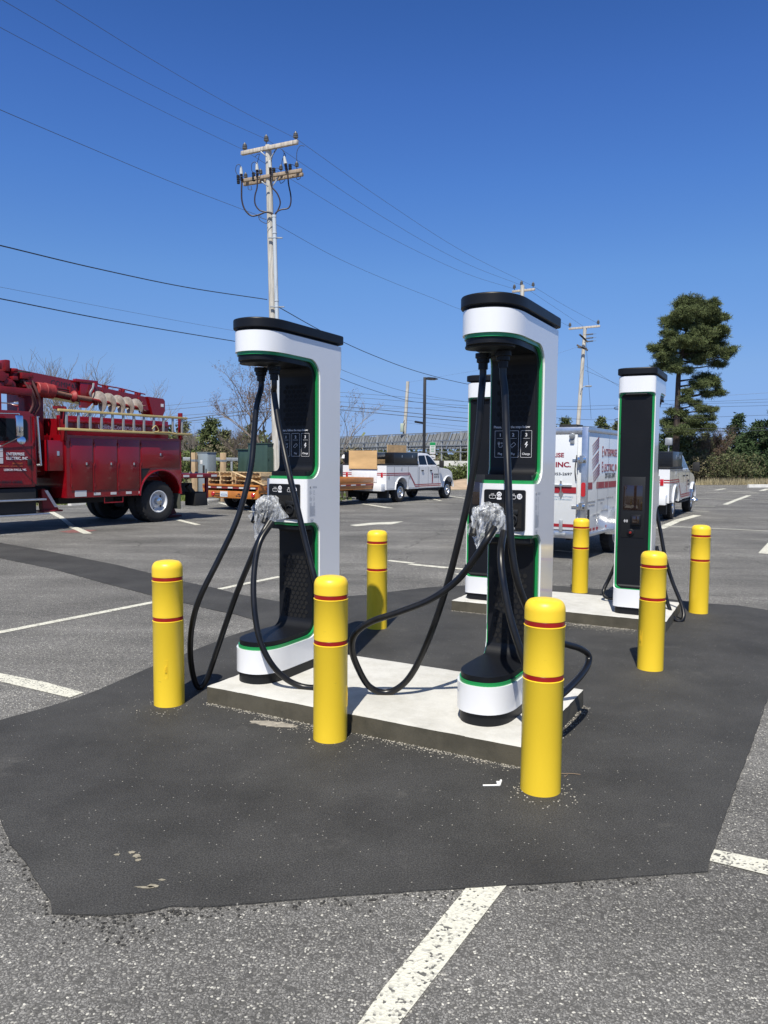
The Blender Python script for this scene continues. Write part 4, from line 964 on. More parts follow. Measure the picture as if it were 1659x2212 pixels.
# lettering on the door and the side
RT, UP3 = (0, -1, 0), (0, 0, 1)
text('ENTERPRISE', .098, (-.024, .385, 1.685), RT, UP3, DRED, ET, align='RIGHT', bold=.003, xs=1.12)
text('ELECTRIC, INC.', .112, (-.024, .265, 1.525), RT, UP3, DRED, ET, align='RIGHT', bold=.004, xs=1.2)
text('207-353-2697', .062, (-.024, .245, 1.39), RT, UP3, NAVY, ET, align='RIGHT', xs=1.3, bold=.001)
text('Underground Primary', .042, (-.024, .215, 1.03), RT, UP3, pbr('faded_blue_print', (.25, .38, .48), .6), ET, align='RIGHT')
text('Line Construction', .042, (-.024, .24, .985), RT, UP3, MATS['faded_blue_print'], ET, align='RIGHT')
text('Bucket Truck Lighting', .036, (-.024, .55, .86), RT, UP3, MATS['faded_blue_print'], ET, align='RIGHT')
RX = (1, 0, 0)
text('E', .26, (.82, .0075, 1.70), RX, UP3, DRED, ET, xs=.62); text('NTERPRISE', .185, (.935, .0075, 1.71), RX, UP3, DRED, ET, xs=.92)
text('E', .26, (.82, .0075, 1.44), RX, UP3, DRED, ET, xs=.62); text('LECTRIC, INC.', .185, (.935, .0075, 1.45), RX, UP3, DRED, ET, xs=.86)
text('207-353-2697', .12, (1.02, .0075, 1.34), RX, UP3, NAVY, ET, xs=.95)
k = MB()
for i, q in enumerate(outline_strip([(-.0+.06, 1.222), (.26, 1.222)], .11)+outline_strip([(.60, 1.222), (TL, 1.222)], .11)): k.face([(p[0], .0085, p[1]) for p in q])
k.build('red_band', REDTAPE, ET, smooth=False)
k = MB()
for x in (1.0+.26*0, .62+.0, 1.24, 1.86): k.face([(x-.008, .0075, 1.17), (x+.008, .0075, 1.17), (x+.008, .0075, 1.275), (x-.008, .0075, 1.275)])
k.build('band_joint', TWHITE, ET, smooth=False)
k = MB()
for g_, (xa, zt) in enumerate(((.63, 2.035), (.63, 1.80), (.70, 1.585))):
    for i in range(4):
        zz = zt-i*.048
        k.face([(xa-.38+.012*i, .0070-.0001*g_, zz-.160), (xa-.38+.012*i, .0070-.0001*g_, zz-.172), (xa, .0070-.0001*g_, zz-.026), (xa, .0070-.0001*g_, zz)])
k.build('striped_emblem', [DRED, NAVY], ET, smooth=False)
for s_, x, z in (('Commercial Generator', .07, .95), ('Sales & Installation', .12, .895), ('Commercial Electrical', .62, .97), ('Service', .80, .91), ('Pole Line Construction', 1.14, .985), ('Commercial Service', .38, .72), ('24 hr', .52, .65), ('Bucket Truck Lighting', .86, .77), ('Airport Lighting', 1.38, .80)):
    text(s_, .048, (x, .0075, z), RX, UP3, MATS['grey_print'], ET, xs=.95)
k = MB(); k.box(.075, .15, -.008, .012, .62, .84, bev=.01); k.build('side_latch', DARK, ET)
k = MB()
for i in range(9):
    if i in (3, 4): continue
    x = .20+i*.19; k.box(x, x+.11, .004, .0085, .475, .52)
k.build('red_reflector_strip', REDTAPE, ET)
k = MB(); n = 14; out = [(1.66+.50*math.cos(PI*i/n), .44+.36*math.sin(PI*i/n)) for i in range(n+1)]; inn = [(1.66+.44*math.cos(PI*i/n), .44+.30*math.sin(PI*i/n)) for i in range(n+1)][::-1]
k.prism(out+inn, -.22, .02, bev=.008); k.box(1.16, 1.23, -.22, .02, .36, .45); k.box(2.09, 2.16, -.22, .02, .36, .45); k.prism(inn+[(1.2, .44)], -.215, -.21); 
k.build('fender', pbr('polished_aluminium', (.8, .81, .82), .22, metal=.95, bump=.08, bs=6), ET)
k = MB(); k.box(1.17, 1.24, -.224, -.218, .39, .43); k.build('reflector', LAMPRED, ET)
wheel(ET, 1.66, -.03, .36, .2, .2, ALU, -1); wheel(ET, 1.66, TW+.03, .36, .2, .2, ALU, 1, tread=False)
k = MB(); k.box(.1, TL, .3, .36, z0-.08, z0); k.box(.1, TL, TW-.36, TW-.3, z0-.08, z0); k.box(1.6, 1.72, 0, TW, .30, .37); k.build('chassis', DARK, ET)
k = MB(); k.box(.18, .52, .25, .55, z1+.012, z1+.06, bev=.01); k.build('roof_vent', DARK, ET)

# ---- orange equipment trailer
f0 = Vector((-3.85, 23.3, 0)); FA = math.radians(57)
FT = thing('flatbed_trailer', 'orange tandem flatbed trailer with round red tail lamps, carrying pallets', 'trailer', f0, FA)
FW, FL = 2.4, 6.3
k = MB(); k.box(.0, .10, 0, FW, .39, .62, bev=.008); k.box(0, FL, 0, .10, .55, .66); k.box(0, FL, FW-.10, FW, .55, .66); k.box(FL-.1, FL, 0, FW, .55, .75)
k.box(-.02, .12, 0, FW, .765, .825, bev=.006); k.box(0, FL, -.02, .06, .66, .79); k.box(0, FL, FW-.06, FW+.02, .66, .79)
k.box(2.4, FL, -.025, .03, .80, .98, bev=.006); k.box(FL-.03, FL+.02, 0, FW, .8, .98)
k.build('orange_frame', ORANGE, FT)
k = MB()
for i in range(12): k.box(.13, FL-.04, .07+i*(FW-.14)/12+.004, .07+(i+1)*(FW-.14)/12-.004, .775, .812)
k.build('deck', WOODD, FT)
k = MB()
k.box(-.004, .06, .02, FW-.02, .69, .76)
k.box(.3, FL, -.026, -.02, .69, .75)
k.build('red_side_rail', pbr('dull_red_rail', (.20, .03, .03), .5), FT)
k = MB()
for i in range(5): k.box(-.012, -.004, .12+i*.48, .32+i*.48, .70, .745)
for i in range(9): k.box(.5+i*.62, .8+i*.62, -.03, -.026, .70, .74)
k.build('reflective_tape', TAPEW, FT)
for y in (.22, .52, 1.94, 2.26):
    k = MB(); k.lathe([(.075, 0), (.075, .02), (.06, .035), (0, .04)], (-.0, y, .51), (-1, 0, 0), 20); k.build('tail_lamp', LAMPRED, FT)
k = MB(); k.box(-.012, 0, 1.30, 1.62, .43, .60); k.build('licence_plate', pbr('pale_plate', (.62, .68, .72), .5), FT)
text('432206', .11, (-.0135, 1.59, .455), (0, -1, 0), UP3, pbr('plate_blue', (.06, .12, .3), .5), FT, xs=.85)
text('ECONOLINE', .062, (-.004, 1.90, .50), (0, -1, 0), UP3, NAVY, FT, xs=.9, bold=.002); text('TRAILERS', .062, (-.004, 1.87, .43), (0, -1, 0), UP3, NAVY, FT, xs=.9, bold=.002)
text('1-800-', .055, (-.004, .90, .51), (0, -1, 0), UP3, NAVY, FT, bold=.002); text('654-1088', .055, (-.004, .95, .45), (0, -1, 0), UP3, NAVY, FT, bold=.002)
for x in (1.25, 2.15):
    wheel(FT, x, .02+.0, .38, .22, .2, WPAINT, -1, tread=False); wheel(FT, x, .36, .38, .22, .2, WPAINT, -1, tread=False); wheel(FT, x, FW-.02, .38, .22, .2, WPAINT, 1, tread=False)
k = MB(); k.box(.1, FL+.6, .9, 1.5, .45, .56); k.box(1.2, 2.2, .2, FW-.2, .33, .42); k.cyl((FL+.4, 1.0, .1), (FL+.4, 1.0, .9), .05); k.build('chassis', DARK, FT)

def make_pallet(label):
    t = thing('pallet', label, 'pallet', group='wooden pallets stacked on the orange trailer')
    k = MB()
    for i in range(7): k.box(0, 1.0, i*.165+.01, i*.165+.10, .112, .130)
    k.build('top_boards', WOODP, t)
    for y in (.0, .53, 1.06):
        k = MB(); k.box(0, 1.0, y, y+.04, .018, .112); k.build('stringer', WOODP, t)
    k = MB()
    for i in (0, 3, 6): k.box(0, 1.0, i*.165+.01, i*.165+.10, 0, .018)
    k.build('bottom_boards', WOODP, t)
    return t
Pl = None
spots = [(.15, 1.22, .812, .02, 'bottom pallet of the left stack on the orange trailer'), (.12, 1.20, .945, -.03, 'middle pallet of the left stack on the orange trailer'), (.14, 1.24, 1.078, .01, 'top pallet of the left stack on the orange trailer'),
         (.16, .02, .812, .0, 'bottom pallet of the right stack on the orange trailer'), (.20, .05, .945, .035, 'middle pallet of the right stack on the orange trailer'), (.13, .03, 1.078, -.02, 'top pallet of the right stack, a loose board slanting off it')]
for x, y, z, r_, lab in spots:
    if Pl is None: Pl = make_pallet(lab); o = Pl
    else: o = copy_tree(Pl, label=lab)
    o.location = local(FT, (x, y, z)); o.rotation_euler = (0, 0, FA+r_)
k = MB(); k.box(0, 1.25, -.045, .045, -.01, .01); o = k.build('loose_board', WOODP); o.location = local(FT, (-.06, 1.02, 1.23)); o.rotation_euler = (0, math.radians(19), FA-math.radians(82)); tag(o, 'loose pale board slanting down across the front of the pallet stacks', 'board')

# ---- red digger derrick truck; x runs towards its tail, y inwards from the near side
r0_ = gp(345, 1128); RA = math.radians(57)
DT = thing('digger_truck', 'red utility truck with a digger boom, large auger and long tool body', 'utility truck', (r0_.x, r0_.y, 0), RA)
BW = 2.4
seg = 18; ar = .66
low = [(ar*math.cos(PI*i/seg)+.05, .70+.62*math.sin(PI*i/seg)) for i in range(seg+1)]
k = MB(); k.prism([(-2.63, .70), (-2.63, 2.13), (.75, 2.13), (.75, 1.05)]+[p for p in low if p[0] > -9], 0, .62, bev=.012)
k.prism([(-2.63, .70), (-2.63, 2.13), (.75, 2.13), (.75, 1.05)]+low, BW-.62, BW, bev=.012); k.box(-2.6, .72, .6, BW-.6, .95, 1.15)
k.build('tool_body', RED, DT)
doors = [(-2.52, -1.95, .87, 2.06), (-1.90, -1.28, .87, 2.06), (-1.24, -.62, .87, 2.06), (-.56, .66, 1.38, 2.06)]
for i, (x0, x1, a, b_) in enumerate(doors):
    k = MB(); k.box(x0, x1, -.014, .004, a, b_, bev=.006); o = k.build('locker_door', RED, DT)
    k = MB()
    for hz_ in ((a+.12, (a+b_)/2, b_-.12) if i < 3 else (a+.1, b_-.1)): k.cyl((x0+.004, -.018, hz_-.04), (x0+.004, -.018, hz_+.04), .010, .010, 6)
    k.build('hinge', RED2, o)
    k = MB(); hx, hz = ((x1-.14), 1.48) if i < 3 else ((x0+.62), 1.72)
    k.box(hx-.055, hx+.055, -.018, -.013, hz-.055, hz+.055, bev=.004); k.box(hx-.05, hx-.01, -.026, -.015, hz-.03, hz+.03, mi=1); k.build('latch', [RED2, CHROME], o)
k = MB()
for x in (-1.925, -1.26, -.59): k.box(x-.012, x+.012, -.022, .0, .84, 1.50)
k.build('drip_rail', RED, DT)
k = MB()
for x0, x1 in ((-1.92, -1.74), (-1.46, -1.30), (-1.02, -.86), (-.64, -.62)): k.box(x0, x1, -.006, .002, .75, .81)
k.box(-2.42, -2.12, -.006, .002, .73, .87); k.build('reflector', TAPEW, DT)
k = MB(); k.face([(-.57, -.001, 1.36), (-.28, -.001, 1.36), (-.57, -.001, 1.02)]); k.build('step_recess', DARK, DT, smooth=False)
k = MB(); k.tube([(p[0], -.012, p[1]) for p in low], .025, 8); k.build('fender_lip', RED, DT)
k = MB(); k.tube([(-1.62, .02, .70), (-1.62, .02, .56), (-1.10, .02, .56), (-1.10, .02, .70)], .014, 6); k.build('step_loop', RED2, DT)
wheel(DT, .03, .06, .525, .28, .285, pbr('white_steel_wheel', (.62, .63, .65), .35, coat=.3), -1, dish=.12, holes=5)
wheel(DT, .03, .38, .525, .27, .285, DARK, -1, tread=False)
wheel(DT, .03, BW-.06, .525, .28, .285, DARK, 1, tread=False)
wheel(DT, -5.6, .10, .525, .28, .285, MATS['white_steel_wheel'], -1); wheel(DT, -5.6, BW-.1, .525, .28, .285, DARK, 1, tread=False)
wheel(DT, .03, BW-.38, .525, .27, .285, DARK, 1, tread=False)
k = MB(); k.box(-6.4, 1.8, .75, 1.0, .62, .95); k.box(-6.4, 1.8, 1.4, 1.65, .62, .95); k.lathe([(.09, 0), (.09, 1.8)], (.03, .3, .525), (0, 1, 0), 12); k.box(-.3, .36, 1.0, 1.4, .35, .7, bev=.05); k.box(-2.5, -1.0, .5, 1.8, .55, .75)
k.build('chassis', DARK, DT)
k = MB(); k.box(.72, .75, .05, .62, .30, 1.0); k.box(.72, .76, BW-.62, BW-.05, .3, 1.0); k.build('mud_flap', pbr('mud_flap_grey', (.07, .075, .06), .8), DT)
# rear deck with rails, lights and tools
k = MB(); k.box(.75, 2.0, .0, BW, 1.10, 1.22, bev=.01); k.box(1.70, 1.78, .10, .16, .55, 1.1); k.build('rear_deck', RED2, DT)
k = MB()
for x0 in (.80, 1.28, 1.80): k.box(x0, x0+.2, -.006, .002, 1.135, 1.19)
k.build('reflector', TAPEW, DT)
k = MB(); k.tube([(1.05, .5, 1.22), (1.05, .5, 2.02), (.78, .5, 2.02)], .035, 8); k.tube([(1.14, .7, 1.22), (1.14, .7, 1.98), (.95, .7, 1.98)], .012, 6); k.build('grab_frame', RED2, DT)
k = MB(); k.lathe([(.06, 0), (.06, .03), (0, .04)], (2.0, .06, 1.16), (-.0, -1, 0), 14); k.build('marker_lamp', LAMPRED, DT)
k = MB(); k.box(1.3, 1.75, .1, .5, .35, .72, bev=.01); k.cyl((1.2, .3, .9), (1.62, .22, .42), .07); k.build('stowage', DARK, DT)
# outriggers
k = MB(); k.prism([(-3.05, .90), (-2.95, .92), (-2.62, .44), (-3.02, .44)], .30, .46, bev=.01); k.box(-3.06, -2.58, .22, .52, .40, .44, bev=.008); k.build('outrigger', RED2, DT)
k = MB(); k.prism([(-2.98, .885), (-2.90, .885), (-2.66, .50), (-2.74, .50)], .292, .298); k.build('warning_stripe', TAPEW, DT)
k = MB(); k.prism([(.86, .85), (1.02, .85), (1.42, .10), (1.16, .08)], .95, 1.1, bev=.01); k.box(1.05, 1.5, .85, 1.2, .02, .08, bev=.008); k.build('outrigger', pbr('dark_red_steel', (.10, .006, .012), .6), DT)
k = MB(); k.prism([(1.0, .70), (1.12, .70), (1.24, .48), (1.12, .48)], .942, .948); k.build('warning_stripe', TAPEW, DT)
# front bulkhead locker and gap between cab and body
k = MB(); k.box(-3.05, -2.60, .05, .62, 1.32, 2.0, bev=.01); k.box(-3.15, -3.02, .35, 2.1, 1.30, 2.0); k.build('bulkhead_locker', RED, DT)
k = MB(); k.box(-2.82, -2.76, .042, .052, 1.66, 1.76); k.build('latch', CHROME, DT)
k = MB(); k.box(-2.66, -2.60, -.02, .14, 2.0, 2.74, bev=.006); k.box(-2.80, -2.60, .0, .2, 2.70, 2.76); k.build('ladder_post', RED2, DT)
k = MB(); k.box(.72, .78, -.02, .10, 2.1, 2.80, bev=.006); k.build('ladder_post', RED2, DT)
# bin on the deck behind the ladder (boom rest tray)
k = MB(); k.box(-2.55, .62, .35, .45, 2.13, 2.58, bev=.01); k.box(-2.5, .62, .30, .36, 2.42, 2.50, bev=.015); k.box(-2.5, .60, 1.9, 2.0, 2.13, 2.58); k.box(-2.55, -2.45, .35, 2.0, 2.13, 2.5)
k.build('load_tray', RED, DT)
text('Utility Construction', .155, (-1.52, .348, 2.315), RX, UP3, WTEXT, DT, bold=.004)
# cab
k = MB(); k.prism([(-3.27, .98), (-3.27, 2.45), (-3.36, 2.60), (-4.75, 2.60), (-5.0, 1.95), (-6.4, 1.75), (-6.5, .98)], .06, BW-.1, bev=.05); k.build('cab', RED, DT)
k = MB(); k.prism(rp([(-3.9, 2.43), (-3.50, 2.43), (-3.50, 1.98), (-4.75, 1.92), (-4.45, 2.43), (-3.9, 2.43)], [0, .08, .05, .02, .06, 0], 4)[:-1], .05, .056); k.build('side_window', CARG, DT)
k = MB()
for q in outline_strip([(-3.42, 1.02), (-3.42, 2.50)], .012): k.face([(p[0], .056, p[1]) for p in q])
k.build('door_seam', DARK, DT, smooth=False)
k = MB(); k.prism(rp([(-4.0, 1.84), (-3.42, 1.90), (-3.36, 2.05), (-3.36, 2.5), (-3.33, 2.5), (-3.33, 2.0), (-3.40, 1.86), (-4.6, 1.77), (-4.6, 1.80)], [0]*9), .045, .062); k.build('door_crease', RED, DT)
k = MB(); k.box(-3.52, -3.44, .03, .06, 1.44, 1.58, bev=.01); k.build('door_handle', DARK, DT)
k = MB(); k.tube([(-3.34, -.02, 2.49), (-3.27, -.02, 2.49)], .016, 6); k.tube([(-3.33, -.04, 2.49), (-3.27, -.04, 1.45)], .022, 8); k.tube([(-3.36, -.02, 1.45), (-3.24, -.02, 1.45)], .022, 6); k.build('grab_handle', CHROME, DT)
k = MB(); k.box(-3.96, -3.80, -.30, -.22, 2.05, 2.49, bev=.03); k.tube([(-4.2, .04, 2.52), (-3.87, -.26, 2.52), (-3.87, -.26, 2.03), (-4.1, .04, 1.85)], .014, 6); k.lathe([(.085, 0), (.085, .03), (0, .05)], (-3.82, -.22, 1.97), (-.3, -1, .1), 20); k.build('mirror', CHROME, DT)
k = MB(); k.box(-4.4, -3.12, .0, .35, .68, .72, bev=.006); k.box(-4.4, -3.05, .0, .35, .36, .40, bev=.006); k.build('step', ALU, DT)
k = MB(); k.box(-4.2, -3.3, .1, .5, .40, .95, bev=.02); k.build('fuel_tank', DARK, DT)
k = MB(); k.box(-4.6, -4.45, .0, .06, .38, 1.1, bev=.01); k.build('front_fender', RED, DT)
text('ENTERPRISE', .085, (-3.99, .053, 1.655), RX, UP3, WTEXT, DT, bold=.002, xs=.9); text('ELECTRIC, INC.', .085, (-3.99, .053, 1.565), RX, UP3, WTEXT, DT, bold=.002, xs=.86)
text('207-353-2697', .042, (-3.86, .053, 1.47), RX, UP3, pbr('gold_print', (.45, .16, .05), .5), DT); text('Line Construction - Commercial Industrial', .03, (-4.15, .053, 1.42), RX, UP3, MATS['gold_print'], DT)
text('LISBON FALLS, ME.', .062, (-4.05, .053, 1.33), RX, UP3, WTEXT, DT, bold=.001); text('USDOT 672846', .075, (-4.14, .053, 1.07), RX, UP3, NAVY, DT, bold=.002)
logo_flag(DT, (-4.28, .053, 1.86), RX, UP3, 1.0, WTEXT, n=3, step=.13, slant=-.0, lw=.018)
k = MB(); k.box(-4.2, -3.28, .2, .3, 2.95, 3.1, bev=.01); k.box(-4.08, -3.98, .2, .3, 2.58, 2.96); k.build('cab_guard', RED2, DT)
k = MB()
for x in (-4.2, -3.72): k.lathe([(.02, 0), (.05, .06), (.07, .14)], (x, .3, 2.76), (1, -.3, 0) if x > -4 else (-1, -.3, 0), 16)
k.tube([(-4.2, .3, 2.76), (-3.72, .3, 2.76)], .014, 6); k.build('air_horn', CHROME, DT)
# turret and boom (kept about 1.2 m in from the near side)
yb = 1.15
k = MB(); k.box(-3.1, -2.62, yb-.35, yb+.35, 1.2, 3.1, bev=.03); k.build('turret', RED2, DT)
def bar(k, x0, z0_, x1, z1_, h0, h1, y0, y1, mi=0): k.prism([(x0, z0_), (x1, z1_), (x1, z1_-h1), (x0, z0_-h0)], y0, y1, bev=.012, mi=mi)
k = MB(); bar(k, -3.6, 3.62, -1.25, 3.42, .46, .50, yb-.2, yb+.2); k.build('boom', RED, DT)
k = MB(); bar(k, -1.6, 3.44, .75, 3.20, .42, .34, yb-.16, yb+.16); k.build('boom_extension', RED, DT)
text('COMMANDER', .17, (-2.35, yb-.2015, 3.31), (1, 0, -.085), (.085, 0, 1), NAVY, DT, xs=1.0, name='dark_lettering')
k = MB(); k.box(-1.75, -1.12, yb-.30, yb-.18, 3.42, 3.50, bev=.01); k.box(-1.62, -1.18, yb-.29, yb+.26, 2.98, 3.46, bev=.015); k.prism([(-1.62, 3.0), (-1.62, 2.82), (-1.45, 2.82), (-1.18, 3.05)], yb-.31, yb-.22); k.box(-1.26, -1.16, yb-.34, yb-.26, 2.9, 3.46, bev=.02); k.build('boom_head', RED, DT)
k = MB(); k.tube(spline([(-1.30, yb-.36, 3.42), (-1.34, yb-.38, 3.3), (-1.40, yb-.36, 3.18), (-1.36, yb-.34, 3.08)]), .025, 6); k.build('lifting_chain', STEEL, DT)
k = MB(); k.prism([(.45, 3.24), (.98, 3.22), (1.03, 3.16), (1.03, 2.90), (.93, 2.72), (.62, 2.72)], yb-.22, yb+.2, bev=.01); k.build('tip_plate', RED, DT)
k = MB(); k.box(.88, .97, yb-.226, yb-.221, 3.0, 3.08); k.build('tip_emblem', WTEXT, DT)
ya = yb-.45                                            # auger line, nearer than the boom
k = MB(); k.lathe([(.0, 0), (.15, .01), (.165, .03), (.165, .2), (.175, .21), (.175, .26), (.165, .27), (.165, .42), (.12, .46), (.06, .48)], (-2.88, ya, 3.15), (1, 0, -.05), 24); k.build('auger_motor', REDD, DT)
k = MB(); k.cyl((-2.42, ya, 3.12), (-1.85, ya, 3.05), .05, .045, 12); k.lathe([(.07, 0), (.13, .05), (.14, .07), (.05, .10)], (-1.98, ya, 3.06), (1, 0, -.05), 20, mi=1); k.cyl((-1.9, ya, 3.05), (-1.45, ya, 3.02), .055, .06, 12); k.build('auger_drive', [pbr('rusty_shaft', (.20, .10, .07), .8, var=.4, vs=20), REDD], DT)
k = MB(); k.cyl((-1.5, ya, 3.02), (.0, ya, 2.90), .045, .045, 12, mi=1)
turns, n = 4.6, 150; prev = None; ax0, ax1 = Vector((-1.32, ya, 3.0)), Vector((-.06, ya, 2.91)); axd = (ax1-ax0).normalized(); p1 = Vector((0, 1, 0)); p2 = axd.cross(p1)
for i in range(n+1):
    a = 2*PI*turns*i/n; c = ax0.lerp(ax1, i/n); R_o = .245-.03*(i/n); d = p1*math.cos(a)+p2*math.sin(a)
    cur = [k.bm.verts.new(c+d*.045-axd*.008), k.bm.verts.new(c+d*R_o-axd*.008), k.bm.verts.new(c+d*R_o+axd*.008), k.bm.verts.new(c+d*.045+axd*.008)]
    if prev:
        for j in range(4): k.bm.faces.new((prev[j], prev[(j+1) % 4], cur[(j+1) % 4], cur[j]))
    prev = cur
for i in range(9):
    a = i*.9; c = ax1+axd*(.02+.012*i); d = p1*math.cos(a)+p2*math.sin(a); k.cyl(c+d*.1, c+d*.17+axd*.07, .022, .008, 6, mi=2)
k.build('auger', [pbr('worn_auger_steel', (.42, .38, .34), .55, metal=.25, var=.25, vs=14), RED2, MATS['rusty_shaft']], DT)
for dz, r_ in ((.0, .014), (.05, .012), (.09, .016)):
    k = MB(); k.tube(spline([(-3.4, yb-.225, 3.40-dz), (-2.9, yb-.222, 3.34-dz), (-2.3, yb-.24, 3.24-dz), (-1.8, yb-.23, 3.20-dz), (-1.66, yb-.30, 3.06-dz)], 6), r_, 6); k.build('hydraulic_hose', DARK, DT)
k = MB()
for x in (-2.75, -2.2, -1.85): k.box(x-.03, x+.03, yb-.25, yb-.20, 3.08, 3.30, bev=.006)
for x in (-.9, -.4, .2): k.box(x-.025, x+.025, yb-.19, yb-.155, 3.02-.09*(x+.9), 3.30-.09*(x+.9), bev=.006)
k.build('hose_clamp', RED2, DT)
k = MB(); k.tube(spline([(-1.1, yb-.05, 3.47), (-.8, yb-.05, 3.43), (-.3, yb-.05, 3.40), (.2, yb-.05, 3.34), (.5, yb-.05, 3.31)], 5), .016, 6)
for x in (-.7, -.2, .3): k.box(x-.03, x+.03, yb-.1, yb+.1, 3.36-.1*(x+.7), 3.44-.1*(x+.7), bev=.008)
k.build('winch_line_guide', RED2, DT)
# winch, valves and hoses at the boom root
k = MB()
rg_ = random.Random(5)
for i in range(22):
    x = rg_.uniform(-3.95, -2.95); z = 3.58-(x+3.9)*.1-rg_.random()*.62; s_ = rg_.uniform(.04, .11); k.box(x-s_, x+s_, ya-s_*.8+rg_.uniform(-.1, .2), ya+s_*.8+rg_.uniform(0, .2), z-s_*.7, z+s_*.7, bev=.012)
k.lathe([(.16, 0), (.16, .1), (.1, .12), (0, .12)], (-3.55, ya+.02, 3.16), (0, -1, 0), 20); k.lathe([(.11, 0), (.11, .16), (0, .17)], (-3.75, ya, 3.35), (0, -1, 0), 20); k.box(-3.9, -3.78, ya, ya+.3, 3.5, 3.74, bev=.02); k.box(-3.58, -3.46, ya, ya+.3, 3.48, 3.73, bev=.02)
k.build('winch', RED2, DT)
k = MB(); k.prism([(-4.3, 3.6), (-3.86, 3.55), (-3.80, 3.3), (-3.95, 3.2), (-4.3, 3.25)], ya-.08, ya-.02, bev=.01); k.lathe([(.09, 0), (.09, .05), (0, .05)], (-3.95, ya-.06, 3.33), (0, -1, 0), 18); k.build('sheave_bracket', STEEL, DT)
k = MB(); k.box(-3.25, -3.02, ya-.05, ya+.1, 3.28, 3.52, bev=.02); k.build('valve_bank', DARK, DT)
k = MB()
for i, (dx, r_) in enumerate(((0, .028), (.07, .026), (.20, .03), (.02, .02))):
    k.tube(spline([(-3.22+dx, ya-.08, 3.32), (-3.10+dx*.8, ya-.16, 3.05), (-3.02+dx*.8, ya-.12, 2.8), (-3.12+dx*.6, ya-.05, 2.5), (-3.10+dx*.4, ya+.1, 2.2)], 6), r_, 8)
k.build('hydraulic_hose', pbr('faded_hose', (.09, .03, .03), .7), DT)
# ladder, lashed along the side: a thing of its own
LD = thing('ladder', 'yellow fibreglass ladder lashed along the side of the red truck', 'ladder', local(DT, (-2.84, -.06, 2.25)), RA)
FIB = pbr('yellow_fibreglass', (.55, .42, .17), .5, var=.12, vs=5)
for z in (0, .415):
    k = MB(); k.box(0, 3.77+(.1 if z == 0 else -.05), -.035, .035, z-.028+.0*z, z+.028, bev=.006); o = k.build('side_rail', FIB, LD)
for i in range(12):
    k = MB(); x = .20+i*.305; k.box(x-.028, x+.028, -.018, .018, .02, .40, bev=.006); k.build('rung', pbr('ladder_aluminium', (.42, .43, .42), .45, metal=.5), LD)
k = MB(); k.tube(spline([(2.55, -.04, .10), (2.65, -.06, .18), (2.75, -.05, .06), (2.62, -.05, .02), (3.0, -.05, .03), (3.3, -.04, .0)]), .012, 6); k.build('rope', FIB, LD)

# ================================================================== poles, lamps, wires
def wood(name, c, v=.3): return pbr(name, c, .85, var=v, vs=3, stretch=(6, 6, .5), bump=.4, bs=20)
PW = wood('weathered_pole_wood', (.50, .48, .44)); PB = wood('brown_crossarm', (.33, .26, .195)); PG = wood('pale_crossarm', (.50, .45, .39))
INS = pbr('grey_insulator', (.12, .12, .12), .3); WIRE = pbr('wire_black', (.03, .035, .045), .6); WIREA = pbr('weathered_conductor', (.10, .12, .16), .6); PVC = pbr('grey_pvc_conduit', (.50, .55, .60), .45); LEAD = pbr('dark_lead_cable', (.03, .02, .025), .5)
WHITEC = pbr('white_termination', (.46, .48, .48), .4)
z4 = lambda x, y, Y=29: at(464.5+.195*x, 265.4+.195*y, Y)
def ground_of(a, b_):                     # where the line through a and b_ meets the ground
    t = a.z/(a.z-b_.z); return a+(b_-a)*t
UP1 = thing('utility_pole', 'tall grey wooden utility pole behind the left charger, with two crossarms and looping cables', 'utility pole')
top = z4(590, 250); low_ = at(591.5, 760, 29); base = ground_of(top, low_); UP1.location = base
def wb(k, name, mat, T, **kw): return k.build(name, mat, T, world=True, **kw)
k = MB(); k.cyl(base, top, .17, .115, 16); wb(k, 'pole', PW, UP1)
def beam(k, a, b_, w_=.06, h=.07, mi=0):
    d = (b_-a); M = Matrix.LocRotScale(a.lerp(b_, .5), d.to_track_quat('X', 'Z'), None); k.box(-d.length/2, d.length/2, -w_, w_, -h, h, M=M, bev=.008, mi=mi)
A0, A1 = z4(305, 358, 29.7), z4(920, 232, 28.3)
k = MB(); beam(k, A0+Vector((0, -.16, 0)), A1+Vector((0, -.16, 0))); wb(k, 'crossarm', PG, UP1)
B0_, B1_ = z4(275, 662, 29.7), z4(930, 548, 28.3)
for dy in (-.19, .19):
    k = MB(); beam(k, B0_+Vector((.12, dy, 0)), B1_+Vector((.12, dy, 0)), .05, .06); wb(k, 'crossarm', PB, UP1)
for pts in (((505, 318), (572, 375)), ((690, 275), (618, 385))):
    k = MB(); beam(k, z4(*pts[0], 28.75), z4(*pts[1], 28.78), .012, .022); wb(k, 'brace', STEEL, UP1)
for pts in (((515, 650), (590, 705)), ((710, 590), (635, 700))):
    k = MB(); beam(k, z4(*pts[0], 28.7), z4(*pts[1], 28.75), .012, .025); wb(k, 'brace', STEEL, UP1)
def insulator(T, p, s_=1.0):
    k = MB(); k.lathe([(.018*s_, 0), (.018*s_, .10*s_), (.05*s_, .10*s_), (.095*s_, .13*s_), (.095*s_, .16*s_), (.06*s_, .17*s_), (.09*s_, .19*s_), (.09*s_, .22*s_), (.055*s_, .235*s_), (.08*s_, .25*s_), (.075*s_, .28*s_), (.04*s_, .30*s_), (.03*s_, .34*s_), (0, .35*s_)], p, seg=14); wb(k, 'insulator', INS, T)
insulator(UP1, z4(330, 325, 29.5)); insulator(UP1, z4(893, 205, 28.3)); insulator(UP1, z4(568, 238, 29))
for i, (x, y) in enumerate(((340, 625), (505, 585), (730, 540), (905, 505))): insulator(UP1, z4(x, y+8, 29.6-.4*i), .8)
